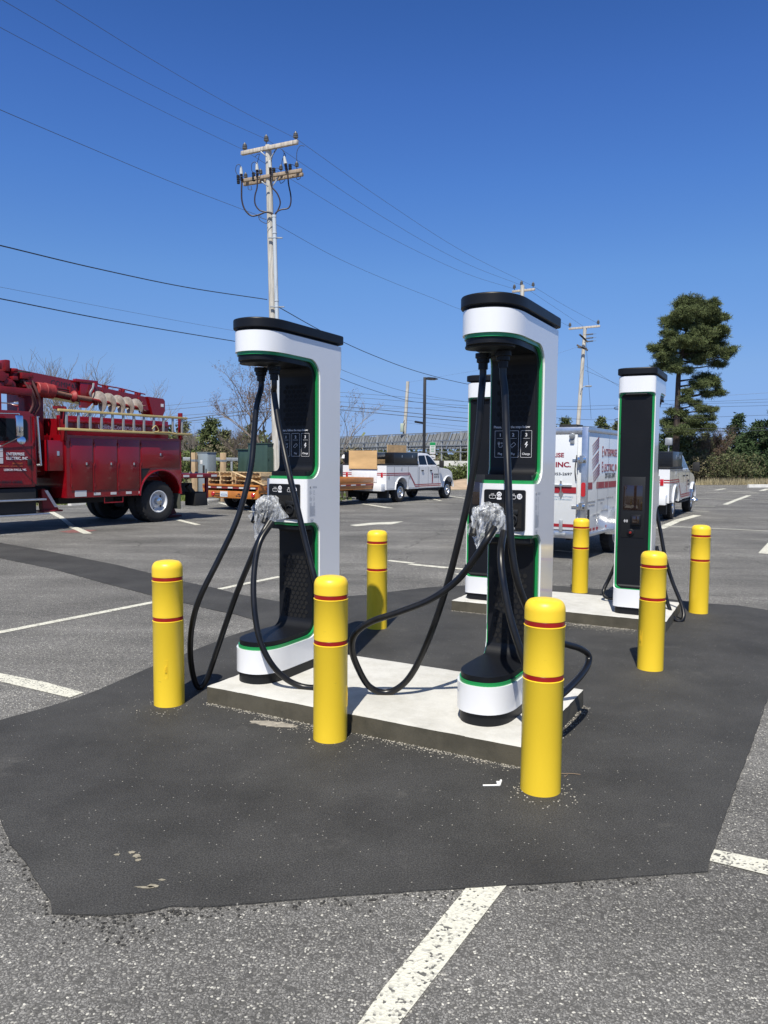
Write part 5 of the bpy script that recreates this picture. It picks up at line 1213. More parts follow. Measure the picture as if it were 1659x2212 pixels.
for x, y, Y in ((288, 500, 29.6), (463, 455, 29.3), (608, 430, 28.8), (768, 385, 28.5)):          # cable terminations
    a = z4(x, y, Y-.22); b_ = z4(x+(8 if x < 700 else 30), y+165, Y-.22)
    k = MB(); k.cyl(a, a.lerp(b_, .42), .045, .07, 12); k.cyl(a+Vector((0, 0, .05)), a, .02, .045, 10); k.cyl(a.lerp(b_, .42), b_, .035, .035, 10, mi=1)
    for t in (.5, .6, .7, .8): k.cyl(a.lerp(b_, t), a.lerp(b_, t+.03), .06, .055, 12, mi=1)
    wb(k, 'cable_termination', [WHITEC, LEAD], UP1)
for x, y, Y in ((255, 580, 29.8), (425, 550, 29.5), (650, 500, 29.1), (830, 458, 28.7)):
    a = z4(x, y, Y-.3); b_ = z4(x+5, y+95, Y-.3); k = MB(); k.cyl(a, b_, .05, .05, 10)
    for t in (.1, .3, .5, .7, .9): k.cyl(a.lerp(b_, t-.03), a.lerp(b_, t+.03), .065, .065, 12)
    wb(k, 'surge_arrester', pbr('black_polymer', (.015, .015, .018), .5), UP1)
def cab(T, pts, r, name='riser_cable', mat=None, Y=28.75):
    k = MB(); k.tube(spline([z4(p[0], p[1], p[2] if len(p) > 2 else Y) for p in pts], 8), r, 8); wb(k, name, mat or LEAD, T)
cab(UP1, [(297, 660), (294, 750), (298, 860), (330, 960), (400, 1028), (480, 1020), (560, 990), (620, 995), (648, 1025)], .030)
cab(UP1, [(470, 620), (465, 720), (442, 810), (445, 900), (490, 965), (550, 985), (610, 1000), (645, 1030)], .026)
cab(UP1, [(610, 590), (625, 700), (690, 785), (722, 880), (700, 960), (660, 1025)], .026)
cab(UP1, [(805, 560), (815, 680), (838, 800), (838, 890), (810, 945), (730, 962), (680, 990), (660, 1030)], .026)
for P_ in ([(288, 498), (270, 462), (238, 475), (228, 530), (250, 580)], [(463, 452), (440, 432), (408, 455), (405, 520), (422, 550)], [(905, 500), (945, 560), (945, 610), (912, 628), (900, 590)], [(915, 480), (905, 400), (910, 310), (945, 255), (990, 258)],
           [(490, 350), (480, 400), (462, 455)], [(440, 380), (470, 350), (500, 345)], [(740, 290), (765, 340), (742, 430), (738, 500)], [(750, 300), (780, 360), (768, 385)], [(618, 440), (640, 360), (665, 310)], [(365, 690), (370, 735), (405, 740), (400, 700)], [(715, 640), (730, 670), (770, 640), (772, 600)], [(340, 600), (300, 595), (270, 600)], [(505, 560), (470, 555), (430, 565)], [(730, 515), (690, 500), (655, 505)], [(905, 478), (860, 465), (835, 462)],
           [(480, 1035), (520, 1055), (570, 1070)], [(480, 1035), (500, 1080), (560, 1112), (600, 1095), (635, 1030)]):
    cab(UP1, P_, .011, 'jumper_wire', WIRE)
k = MB(); k.cyl(z4(655, 1030, 28.75), at(601.5, 800, 28.75), .075, .075, 14); k.cyl(at(601.5, 800, 28.75), ground_of(z4(655, 1030, 28.75), at(601.5, 800, 28.75)), .075, .075, 14); k.cyl(z4(655, 1022, 28.75), z4(655, 1048, 28.75), .085, .085, 14)
for y in (1215, 1265, 1965, 2030): k.cyl(z4(655+(y-1030)*.028, y, 28.75), z4(655+(y-1030)*.028, y+14, 28.75), .088, .088, 14)
wb(k, 'conduit', PVC, UP1)
for y in (1268, 2033):
    k = MB(); c = z4(655+(y-1030)*.028, y, 28.75); k.box(c.x-.25, c.x+.28, c.y+.0, c.y+.06, c.z-.03, c.z+.01); wb(k, 'standoff_bracket', STEEL, UP1)

def simple_pole(name, label, topuv, lowuv, Y, r0_, r1_, cat='utility pole', mat=PW):
    T = thing(name, label, cat); a, b_ = at(*topuv, Y), at(*lowuv, Y); g_ = ground_of(a, b_); T.location = g_
    k = MB(); k.cyl(g_, a, r0_, r1_, 12); wb(k, 'pole', mat, T); return T
UP2 = simple_pole('utility_pole', 'utility pole whose crossarm tip shows above the cap of the right front charger', (1128.5, 616), (1124, 900), 50, .17, .13)
a0, a1 = at(1107, 630, 50.6), at(1155, 625, 49.4)
k = MB(); beam(k, a0, a1, .06, .07); wb(k, 'crossarm', PG, UP2)
for u, v in ((1111, 625), (1126.5, 617), (1151.5, 620)): insulator(UP2, at(u, v+2, 50), 1.1)
UP3_ = simple_pole('utility_pole', 'leaning grey utility pole between the right front charger and the rear right charger', (1264, 706), (1249, 915), 62, .19, .14)
k = MB(); beam(k, at(1229, 710.5, 62.8), at(1296, 704.5, 61.2), .06, .08); wb(k, 'crossarm', PG, UP3_)
for q in ((1251.5, 722, 1270, 739), (1253, 723, 1266, 736), (1246, 745, 1270, 757), (1248, 750, 1268, 753)):
    k = MB(); beam(k, at(q[0], q[1], 61.5), at(q[2], q[3], 61.5), .05, .06); wb(k, 'crossarm', pbr('dark_crossarm', (.10, .09, .085), .8), UP3_)
for u, v in ((1231, 707), (1292, 701)): insulator(UP3_, at(u, v+2, 62), 1.3)
for y in (721, 729, 736):
    k = MB(); k.tube([at(1262, y+2, 61.5), at(1288, y, 61.5)], .012, 5)
    for t in range(5): c = at(1268+t*3, y+1.8-t*.3, 61.5); k.sphere(c, .07, sub=1)
    wb(k, 'strain_insulator', INS, UP3_)
k = MB(); k.tube(spline([at(1254, 850, 61.8), at(1257, 838, 61.8), at(1265, 834, 61.8), at(1272, 834, 61.8)]), .035, 6); c = at(1272, 834.5, 61.8); k.box(c.x-.25, c.x+.2, c.y-.15, c.y+.15, c.z-.05, c.z+.06, bev=.02); wb(k, 'street_light_arm', STEEL, UP3_)
k = MB(); k.tube([at(1264, 712, 62), at(1277, 905, 62.5)], .012, 5); wb(k, 'guy_wire', WIRE, UP3_)
UP4 = simple_pole('utility_pole', 'short bare pole without crossarms beside the dark lamp post', (881, 824), (872.5, 955), 72, .19, .15)
k = MB(); c = at(870.5, 925, 71.7); k.box(c.x-.25, c.x+.05, c.y-.15, c.y+.15, c.z-.35, c.z+.45, bev=.03); wb(k, 'splice_box', pbr('pale_green_box', (.38, .45, .38), .5), UP4)
k = MB(); k.tube(spline([at(874.5, 908, 71.7), at(871, 915, 71.6), at(873, 935, 71.6), at(870, 930, 71.6)]), .03, 6); wb(k, 'loop_cable', WIRE, UP4)
UP5 = simple_pole('utility_pole', 'tiny distant wooden pole above the grey cabinet at the left', (454.3, 949), (454.8, 985), 110, .16, .12)
k = MB(); beam(k, at(446.5, 951.5, 110), at(462, 951.5, 110), .06, .08); wb(k, 'crossarm', PB, UP5)
# dark lamp post
LPm = pbr('bronze_lamp_post', (.018, .018, .02), .45)
LT = thing('lamp_post', 'slim dark lamp post with one flat arm beyond the white pickup', 'lamp post'); a, b_ = at(1139+0 if False else 916.5, 815, 44), at(915.5, 975, 44); g_ = ground_of(a, b_); LT.location = g_
k = MB(); k.box(g_.x-.085, g_.x+.085, g_.y-.085, g_.y+.085, 0, a.z, bev=.01); k.box(g_.x-.2, g_.x+.2, g_.y-.2, g_.y+.2, 0, .7, bev=.02); wb(k, 'post', LPm, LT)
k = MB(); c = Vector((a.x, a.y, a.z-.08)); k.prism([(c.x+.08, c.z+.05), (c.x+.22, c.z+.08), (c.x+.62, c.z+.05), (c.x+.80, c.z-.02), (c.x+.60, c.z-.07), (c.x+.25, c.z-.06), (c.x+.08, c.z-.03)], c.y-.16, c.y+.16, bev=.01); wb(k, 'lamp_head', LPm, LT)
k = MB(); k.box(c.x+.34, c.x+.62, c.y-.12, c.y+.12, c.z-.078, c.z-.066); wb(k, 'lens', pbr('frosted_lens', (.5, .5, .48), .3), LT)

def wire(label, pts, r=.012, grp=None):
    k = MB(); P_ = [at(*p) for p in pts]; k.tube(spline(P_, 8), r*.72, 5); o = k.build('power_line', WIREA if r < .0125 else WIRE); tag(o, label, 'power line', grp or 'overhead wires'); return o
I1 = [(524.5, 322, 29.5), (575.3, 300.5, 29), (639, 298, 28.3)]
wire('highest wire, from the top edge down to the right insulator of the tall pole', [(40, -45, 15), (120, 0, 16.5), (330, 130, 21), (500, 228, 25), (639, 299, 28.3)], .008)
wire('wire from the top left corner to the insulator on top of the tall pole', [(-60, -38, 15), (5, 0, 16), (250, 142, 21), (430, 235, 25.5), (575, 300.5, 29)], .008)
wire('lowest of the three upper wires left of the tall pole', [(-60, 25, 16), (0, 59, 17), (200, 164, 21.5), (380, 254, 25.5), (524.5, 323, 29.5)], .008)
wire('wire running right from the tall pole to the far crossarm, topmost of its three', [(639, 299, 28.3), (829, 433, 34), (1000, 543, 41.5), (1151, 618, 49.5)], .010)
wire('wire running right from the tall pole, middle one of three', [(575, 300.5, 29), (829, 470, 36), (1000, 566, 43), (1126, 616, 50)], .010)
wire('wire running right from the tall pole, lowest one of three', [(524.5, 323, 29.5), (640, 394, 32), (829, 506, 38), (1000, 588, 45), (1110, 624, 50.5)], .010)
wire('single wire dipping from the left edge to the middle of the tall pole', [(-60, 210, 16), (0, 237, 17), (200, 322, 21), (380, 397, 25), (565, 468, 29)], .010)
wire('single wire leaving the middle of the tall pole and falling to the right', [(597, 485, 29), (720, 553, 33), (829, 602, 37), (930, 642, 42), (1010, 673, 46), (1124, 700, 50)], .010)
wire('thick twisted cable from the left edge to the tall pole, above the other low wires', [(-60, 517, 17), (0, 530, 18), (200, 578, 21.5), (400, 620, 25.5), (577, 647, 29)], .022)
wire('faint thin wire falling from the left edge towards the left charger', [(-60, 611, 32), (0, 620, 33), (250, 668, 38), (510, 715, 45), (700, 742, 50)], .010)
wire('thick dark cable from the left edge passing behind the cap of the left charger', [(-60, 635, 17), (0, 645, 18), (250, 694, 22.5), (513, 738, 27.5), (589, 748, 29)], .020)
wire('thick dark cable falling from the tall pole to the right front charger', [(603, 664, 29), (700, 718, 33), (795, 763, 37), (900, 802, 42), (1012, 830, 47), (1125, 845, 50)], .022)
wire('pale wire falling right from behind the left charger, above the lamp post arm level', [(603, 735, 29), (746, 802, 35), (881, 847, 42), (1012, 868.5, 50), (1100, 880, 55)], .012)
wire('dark wire falling right from behind the left charger and crossing the street wires', [(603, 752, 29), (742, 820, 35), (868, 862, 42), (919, 871, 45), (1012, 883, 51), (1100, 890, 55)], .016)
SW = [('topmost street wire in the bundle over the horizon', [(343, 878, 52), (519, 860, 53), (640, 846, 54), (743, 848, 54), (1012, 868, 55), (1206, 877.6, 56), (1341, 875, 57), (1659, 868.5, 60), (1800, 862, 61)], .014),
      ('second street wire of the bundle over the horizon', [(343, 887, 52), (545, 868, 53), (640, 856, 54), (743, 857, 54), (1012, 876.6, 55), (1206, 884.5, 56), (1341, 882.7, 57), (1659, 876, 60), (1800, 870, 61)], .016),
      ('third street wire of the bundle over the horizon', [(358, 900, 52), (581, 883, 53), (650, 870, 54), (744, 868.5, 54), (1014, 892, 55), (1206, 903, 56), (1341, 906.8, 57), (1659, 896.5, 60), (1800, 890, 61)], .016),
      ('upper one of the two thick street cables low over the horizon', [(380, 908, 52), (410, 903.7, 52), (584, 882, 53), (660, 876, 54), (742, 878, 54), (1014, 904, 55), (1206, 917, 56), (1300, 923, 57), (1431, 927, 58), (1659, 923.5, 60), (1800, 921, 61)], .030),
      ('lower one of the two thick street cables low over the horizon', [(380, 914, 52), (407, 910, 52), (584, 889, 53), (660, 884, 54), (742, 886, 54), (1014, 911, 55), (1206, 924, 56), (1300, 930, 57), (1431, 933, 58), (1659, 929.5, 60), (1800, 927, 61)], .030),
      ('thin low street wire ending behind the left charger', [(380, 918, 52), (399, 915, 52), (488, 907, 52.5), (640, 893, 53), (743, 884, 54), (1012, 880, 57)], .012),
      ('highest right-hand wire passing the big pine', [(1264, 800, 62), (1440, 872, 62), (1515, 868.6, 61), (1659, 862, 60), (1800, 855, 59)], .014),
      ('thin wire crossing the sky right of the big pine', [(1264, 790, 62), (1400, 862, 62), (1560, 854.5, 61), (1659, 848.5, 60), (1800, 840, 59)], .012),
      ('thin wire with a short black splice beside the lamp post', [(877, 907, 72), (905, 911, 70), (1014, 922.5, 64), (1206, 938, 60)], .014),
      ('thin wire just below the one with the black splice', [(879, 913.5, 72), (1014, 930, 64), (1206, 944, 60)], .012),
      ('faint wire between the tops of the two far poles', [(883, 826, 72), (960, 812, 70), (1060, 795, 66), (1180, 770, 63), (1262, 745, 62)], .008)]
for lab, pts, r_ in SW: wire(lab, pts, r_)
wire('wire from the far crossarm to the leaning pole, upper right one', [(1151, 618, 49.5), (1220, 660, 56), (1292, 699, 61.5)], .011)
wire('wire from the far crossarm to the leaning pole, middle one', [(1126, 616, 50), (1200, 665, 57), (1260, 705, 62)], .011)
wire('wire from the far crossarm to the leaning pole, lower left one', [(1110, 624, 50.5), (1170, 672, 56), (1231, 706, 62)], .011)
k = MB(); k.cyl(at(897, 911, 70), at(915, 914, 69), .10, .10, 10); tag(k.build('cable_splice', pbr('black_polymer', (.015, .015, .018), .5)), 'short fat black cable splice hanging on a thin wire near the lamp post', 'cable splice')
for lab, (u, v) in (('upper oval cable bow hanging left of the rear right charger', (1336, 882)), ('lower oval cable bow hanging left of the rear right charger', (1337, 907))):
    k = MB(); c = at(u, v, 57); pts = [c+Vector((.33*math.cos(a), 0, .11*math.sin(a))) for a in [2*PI*i/16 for i in range(17)]]; k.tube(pts, .022, 6, caps=False); k.tube([c+Vector((-.33, 0, 0)), c+Vector((.33, 0, 0))], .012, 5); tag(k.build('cable_bow', WIRE), lab, 'cable bow')

# ================================================================== street-side objects
GREYC = pbr('grey_cabinet_paint', (.22, .26, .29), .45, var=.06); GREENC = pbr('transformer_green', (.035, .065, .05), .4, var=.08)
POSTW = pbr('new_timber_post', (.48, .34, .20), .8, var=.25, vs=6, stretch=(4, 4, .6), bump=.3, bs=30)
def boxthing(name, label, cat, p, rz, parts, group=None):
    T = thing(name, label, cat, (p.x, p.y, 0), rz, group)
    for nm, mat, boxes in parts:
        k = MB()
        for b_ in boxes: k.box(*b_, bev=.008)
        k.build(nm, mat, T)
    return T
c = at(462, 1000, 29.0); c.z = 0
boxthing('electrical_cabinet', 'grey electrical cabinet standing between two timber posts', 'electrical cabinet', at(449.5, 1000, 29), FA,
         [('body', GREYC, [(0, .42, 0, .62, .1, 1.86)]), ('door', GREYC, [(-.02, 0, .03, .59, .2, 1.83)]), ('roof_lip', GREYC, [(-.04, .44, -.02, .64, 1.86, 1.885)]), ('handle', DARK, [(-.05, -.02, .06, .09, 1.0, 1.25)]), ('label_plate', TAPEW, [(-.026, -.02, .28, .40, 1.42, 1.58)]), ('meter_slot', DARK, [(-.03, -.02, .16, .27, .9, 1.38)]), ('plinth', M_CTOP, [(-.1, .5, -.1, .7, 0, .1)])])
for u, lab in ((419.5, 'timber post on the left of the grey cabinet'), (482, 'timber post between the grey and the green cabinets')):
    p = at(u, 1000, 29.2); T = thing('timber_post', lab, 'post', (p.x, p.y, 0), FA-.3, 'square timber posts by the cabinets')
    k = MB(); k.box(-.09, .09, -.09, .09, -.1, 1.86, bev=.015); k.build('post', POSTW, T); k = MB(); k.box(-.095, .095, -.095, .095, 1.52, 1.60); k.build('strap', STEEL, T)
p = at(577.5, 1000, 28.6)
boxthing('transformer', 'dark green transformer cabinet behind the stacked pallets', 'transformer', p, FA,
         [('body', GREENC, [(0, 1.1, 0, .98, .1, 2.20)]), ('lid', GREENC, [(-.03, 1.13, -.03, 1.0, 2.20, 2.235)]), ('side_compartment', GREENC, [(.1, 1.0, .98, 1.60, .1, 1.98)]), ('compartment_lid', GREENC, [(.05, 1.05, .98, 1.66, 1.98, 2.02)]),
          ('door', GREENC, [(.06, 1.04, -.02, 0, .2, 2.02)]), ('hinge', GREENC, [(.03, .06, -.03, 0, .5, .62), (.03, .06, -.03, 0, 1.6, 1.72)]), ('warning_label', TAPEW, [(.62, .78, -.026, -.02, 1.42, 1.62)]), ('plinth', M_CTOP, [(-.15, 1.3, -.15, 1.75, 0, .1)])])
# shovels stuck in the truck deck
for i, (x, y, lab) in enumerate(((1.38, .35, 'left long-handled shovel upright on the rear deck of the red truck'), (1.62, .40, 'right long-handled shovel upright on the rear deck of the red truck'))):
    T = thing('shovel', lab, 'shovel', local(DT, (x, y, 1.22)), RA, 'shovels on the truck deck')
    k = MB(); k.cyl((0, 0, 0), (0, 0, .66), .014, .012, 8); k.build('shaft', DARK, T)
    k = MB(); k.tube([(.035*math.cos(a), 0, .72+.06*math.sin(a)) for a in [2*PI*j/12 for j in range(13)]], .010, 6, caps=False); k.build('grip', DARK, T)
    k = MB(); k.prism([(-.06, 0), (.06, 0), (.02, .05), (-.02, .05)], -.01, .01); k.build('blade', STEEL, T)
# wheel stops and kerbs
CKERB = concrete('pale_kerb_concrete', (.68, .67, .63), (.5, .49, .46))
def stop(p, q, lab, h=.12):
    T = thing('wheel_stop', lab, 'wheel stop', ((p+q)/2), math.atan2(q.y-p.y, q.x-p.x), 'concrete wheel stops'); l = (q-p).length/2
    k = MB(); k.prism([(-.09, 0), (-.06, h), (.06, h), (.09, 0)], -l, l, 'x', bev=.01); bmesh.ops.transform(k.bm, matrix=Matrix.Identity(4), verts=k.bm.verts); k.build('block', CKERB, T)
stop(gp(150, 1093), gp(262, 1085.5), 'long pale wheel stop seen through the gap under the red truck', .16)
stop(gp(412, 1084), gp(434, 1083), 'short pale wheel stop between the red truck and the orange trailer')
stop(gp(1616, 1053.5), gp(1690, 1053), 'pale wheel stop at the far right edge of the lot', .22)
stop(gp(1700, 1053), gp(1780, 1054), 'pale wheel stop just outside the right edge of the lot', .22) if False else None
# guard rail and low wall across the street
T = thing('guard_rail', 'low metal guard rail behind the cabinets at the left', 'guard rail', at(470, 1000, 40)*1.0); T.location.z = 0
k = MB(); a, b_ = at(395, 992, 40), at(640, 992, 42); a.z = b_.z = 1.62; k.box(0, 0, 0, 0, 0, 0) if False else beam(k, a, b_, .02, .09); wb(k, 'rail', STEEL, T)
for i in range(6):
    q = a.lerp(b_, (i+.5)/6); k = MB(); k.box(q.x-.05, q.x+.05, q.y, q.y+.1, -.1, 1.6); wb(k, 'post', STEEL, T)
T = thing('barrier_wall', 'low pale barrier wall beyond the green hedge at the centre', 'wall', (6, 60, 0))
k = MB(); a, b_ = at(930, 1000, 60), at(1420, 1000, 62); a.z = b_.z = .8; beam(k, a, b_, .12, .85); wb(k, 'wall', pbr('pale_barrier', (.5, .5, .48), .8, var=.15, vs=1), T)
# rack of tilted panels on galvanised posts
RK = thing('panel_rack', 'long rack of tilted grey panels on galvanised posts beyond the lot', 'panel rack'); a, b_ = at(700, 1000, 84), at(1075, 1000, 60); a.z = b_.z = 0; RK.location = (a+b_)/2; d = (b_-a); ln = d.length; d.normalize(); nrm = Vector((-d.y, d.x, 0))
PANB = pbr('panel_back_grey', (.20, .21, .22), .45, var=.2, vs=.8); FRM = pbr('panel_frame', (.30, .32, .34), .4, metal=.5)
npan = 26; step = ln/npan
for i in range(npan):
    p0 = a+d*(i*step+.04); p1 = a+d*((i+1)*step-.04); k = MB()
    zt, zb = 4.05+.05*math.sin(i*2.1), 2.65
    k.face([p0-nrm*.1+Vector((0, 0, zb)), p1-nrm*.1+Vector((0, 0, zb)), p1+nrm*.5+Vector((0, 0, zt)), p0+nrm*.5+Vector((0, 0, zt))]); k.face([p0-nrm*.06+Vector((0, 0, zb)), p1-nrm*.06+Vector((0, 0, zb)), p1+nrm*.54+Vector((0, 0, zt)), p0+nrm*.54+Vector((0, 0, zt))])
    wb(k, 'panel', PANB, RK, smooth=False)
k = MB()
for z_, o_ in ((4.08, -.12), (3.35, -.25), (2.95, -.25), (2.40, -.25)): beam(k, a+d*0-nrm*(-o_)*1+Vector((0, 0, z_)), b_-nrm*(-o_)+Vector((0, 0, z_)), .03, .045)
wb(k, 'rail', FRM, RK)
for i in range(11):
    q = a+d*(ln*(i+.3)/11)-nrm*.2; k = MB(); k.box(q.x-.06, q.x+.06, q.y-.06, q.y+.06, -.1, 4.1); wb(k, 'post', STEEL, RK)
for i in range(0, 50):
    q = a+d*(ln*(i+.5)/50); 
k = MB()
for i in range(52):
    q = a+d*(ln*(i+.5)/52); beam(k, q-nrm*.14+Vector((0, 0, 2.6)), q+nrm*.46+Vector((0, 0, 4.05)), .012, .03)
wb(k, 'rafters', pbr('dark_rafter', (.06, .063, .068), .5), RK)
# parking sign
SG = thing('parking_sign', 'green and white parking sign with a left arrow beyond the pickup cab', 'sign'); p = at(934, 1000, 43); p.z = 0; SG.location = p
k = MB(); k.cyl(p, p+Vector((0, 0, 2.9)), .03, .03, 8); wb(k, 'post', STEEL, SG)
k = MB(); k.box(p.x-.16, p.x+.16, p.y-.05, p.y-.035, 2.0, 2.68, bev=.01); wb(k, 'sign_plate', TAPEW, SG)
k = MB(); k.box(p.x-.155, p.x+.155, p.y-.056, p.y-.051, 2.50, 2.67); wb(k, 'green_header', GREEN, SG)
k = MB(); k.box(p.x-.14, p.x+.16, p.y-.05, p.y-.035, 1.72, 1.94, bev=.01); wb(k, 'arrow_plate', TAPEW, SG)
k = MB(); Y_ = p.y-.053
k.face([(p.x-.10, Y_, 1.83), (p.x-.02, Y_, 1.77), (p.x-.02, Y_, 1.81), (p.x+.11, Y_, 1.81), (p.x+.11, Y_, 1.85), (p.x-.02, Y_, 1.85), (p.x-.02, Y_, 1.89)]); wb(k, 'arrow', NAVY, SG, smooth=False)
k = MB()
for i in range(4): k.box(p.x-.11+.01*i, p.x+.11-.01*i, Y_-.001, Y_+.002, 2.42-i*.09, 2.45-i*.09)
wb(k, 'small_print', GREEN, SG)

# ================================================================== person behind the pickup
PS = thing('person', 'person in a white hard hat standing behind the bed of the pickup', 'person'); pp = at(744.5, 1000, 31.3); pp.z = 0; PS.location = pp; PS.rotation_euler = (0, 0, -.6)
def skin_body(edges, pts, mat, parent, name):
    me = bpy.data.meshes.new(name); me.from_pydata([p[:3] for p in pts], edges, []); o = bpy.data.objects.new(name, me); COL.objects.link(o)
    m = o.modifiers.new('s', 'SKIN'); s2 = o.modifiers.new('u', 'SUBSURF'); s2.levels = 1; s2.render_levels = 1
    for i, p in enumerate(pts): me.skin_vertices[0].data[i].radius = (p[3], p[3]*(p[4] if len(p) > 4 else 1))
    me.skin_vertices[0].data[0].use_root = True
    bpy.context.view_layer.update(); dg = bpy.context.evaluated_depsgraph_get(); nm = bpy.data.meshes.new_from_object(o.evaluated_get(dg)); bpy.data.objects.remove(o)
    nm.materials.clear()
    for m_ in mat: nm.materials.append(m_)
    for f in nm.polygons:
        z = f.center.z; f.use_smooth = True; f.material_index = 0 if z > 1.46 or (abs(f.center.x) > .24 and z < .95) else (1 if z > .92 else (2 if z > .12 else 3))
    ob = bpy.data.objects.new(name, nm); COL.objects.link(ob); ob.parent = parent; return ob
pts = [(0, 0, .95, .15, .75), (0, 0, 1.15, .14, .75), (0, 0, 1.36, .16, .7), (0, 0, 1.48, .06), (0, .0, 1.56, .055), (0, .01, 1.64, .088, 1.1), (0, .01, 1.72, .085, 1.1),
       (-.19, 0, 1.40, .06), (-.25, .0, 1.14, .048), (-.27, -.06, .90, .036), (-.27, -.08, .80, .035), (.19, 0, 1.40, .06), (.26, .0, 1.14, .048), (.27, -.08, .92, .036), (.26, -.12, .83, .035),
       (-.10, 0, .86, .10), (-.12, 0, .48, .075), (-.13, .02, .10, .05), (-.13, -.12, .05, .045), (.10, 0, .86, .10), (.13, -.03, .48, .075), (.15, 0, .10, .05), (.16, -.14, .05, .045)]
ed = [(0, 1), (1, 2), (2, 3), (3, 4), (4, 5), (5, 6), (2, 7), (7, 8), (8, 9), (9, 10), (2, 11), (11, 12), (12, 13), (13, 14), (0, 15), (15, 16), (16, 17), (17, 18), (0, 19), (19, 20), (20, 21), (21, 22)]
skin_body(ed, pts, [pbr('tanned_skin', (.34, .19, .13), .6), pbr('dark_work_shirt', (.04, .045, .06), .85), pbr('work_trousers', (.07, .06, .05), .9), DARK], PS, 'body')
k = MB(); k.lathe([(.165, 1.69), (.17, 1.70), (.125, 1.715), (.122, 1.76), (.10, 1.81), (.06, 1.84), (0, 1.85)], (0, 0, 0), seg=24); k.box(-.02, .02, -.10, .10, 1.82, 1.855, bev=.015)
k.build('hard_hat', pbr('white_hard_hat', (.78, .78, .76), .35), PS)

# ================================================================== vegetation
def veg_mat(name, c, isl=.45, rough=.7, trans=True):
    m = pbr(name, c, rough, var=.25, vs=.7, island=isl, spec=.25); return m
GR_PINE = veg_mat('pine_needles', (.10, .125, .048)); GR_DARK = veg_mat('dark_conifer', (.045, .075, .03)); GR_MID = veg_mat('spring_green_leaves', (.10, .13, .04)); GR_BUD = veg_mat('reddish_buds', (.17, .115, .085)); GR_BR = veg_mat('brown_scrub', (.16, .14, .085)); GR_OLV = veg_mat('olive_scrub', (.10, .11, .05))
BARK = pbr('grey_brown_bark', (.17, .14, .12), .9, var=.3, vs=6); BARKD = pbr('dark_pine_bark', (.05, .036, .03), .9, var=.3, vs=6); TWIG = pbr('pale_grey_twigs', (.27, .24, .21), .9, var=.2); TWIGB = pbr('brown_twigs', (.15, .11, .08), .9)
RG = random.Random(11)
def tufts(centers, m, size, length, flat=1.0, wd=.3):
    V, F = [], []
    for (c, s_) in centers:
        for j in range(m):
            d = Vector((RG.gauss(0, 1), RG.gauss(0, 1), RG.gauss(0, 1)*flat+.15)).normalized()
            a = c+d*size*s_*RG.uniform(.05, .9); t = (d+Vector((RG.gauss(0, .5), RG.gauss(0, .5), RG.gauss(0, .4)))).normalized()
            sd_ = t.cross(Vector((RG.gauss(0, 1), RG.gauss(0, 1), RG.gauss(0, 1)))).normalized()*length*wd*s_; e = t*length*s_
            n = len(V); V += [a-sd_*.6, a+sd_*.6, a+e+sd_*.5, a+e-sd_*.5]; F.append((n, n+1, n+2, n+3))
    return V, F
def leafmesh(name, V, F, mat, parent):
    inv = mat_of(parent).inverted() if parent is not None else Matrix.Identity(4)
    me = bpy.data.meshes.new(name); me.from_pydata([inv @ v for v in V], [], F); me.materials.append(mat); o = bpy.data.objects.new(name, me); COL.objects.link(o); o.parent = parent; return o
def in_blob(c, r, shell=.5):
    d = Vector((RG.gauss(0, 1), RG.gauss(0, 1), RG.gauss(0, 1))).normalized(); q = RG.random()**shell
    return Vector((c.x+d.x*r[0]*q, c.y+d.y*r[1]*q, c.z+d.z*r[2]*q))

# the tall pine
PT = thing('pine_tree', 'very tall dark pine with bare lower trunk behind the rear right charger', 'tree')
YP = 60; cc = lambda x, y, dy=0: at(1393.6+.21*x, 630.4+.21*y, YP+dy); S_ = YP/1644*.21
tb = ground_of(cc(345, 900), cc(318, 1700)); PT.location = tb
k = MB(); trunk = [tb, cc(320, 1500), cc(335, 1100), cc(345, 850), cc(375, 650), cc(420, 430), cc(455, 250), cc(470, 110)]
k.tube(spline(trunk, 5), [.30-.27*i/35 for i in range(36)], 8)
blobs = [(455, 95, 110, 55), (380, 140, 80, 50), (700, 120, 60, 45), (560, 150, 130, 60), (620, 220, 130, 60), (440, 220, 150, 60), (270, 280, 100, 45), (760, 270, 100, 40), (400, 330, 160, 55), (240, 340, 80, 35), (640, 330, 150, 60), (800, 390, 60, 35), (540, 420, 150, 55), (260, 420, 80, 40), (720, 440, 110, 50), (230, 500, 70, 30),
         (420, 520, 190, 60), (660, 530, 170, 65), (230, 580, 150, 50), (90, 575, 60, 30), (460, 620, 150, 55), (700, 620, 140, 55), (900, 590, 55, 32), (830, 660, 60, 30), (190, 660, 110, 40), (260, 720, 110, 40), (560, 690, 120, 45), (750, 740, 80, 30), (170, 780, 90, 40), (300, 800, 90, 35),
         (430, 800, 60, 30), (620, 880, 110, 45), (700, 930, 90, 45), (560, 960, 110, 45), (760, 1030, 60, 30), (440, 1030, 50, 35), (660, 1040, 80, 40), (420, 1110, 60, 30), (520, 1150, 60, 30), (610, 1200, 90, 35), (690, 1210, 60, 25), (380, 1250, 80, 35), (280, 1230, 80, 30), (500, 1310, 100, 40), (330, 1330, 130, 45), (640, 1300, 70, 30), (230, 1350, 80, 40), (560, 1390, 110, 45), (360, 1420, 140, 45), (680, 1390, 60, 30)]
cen = []
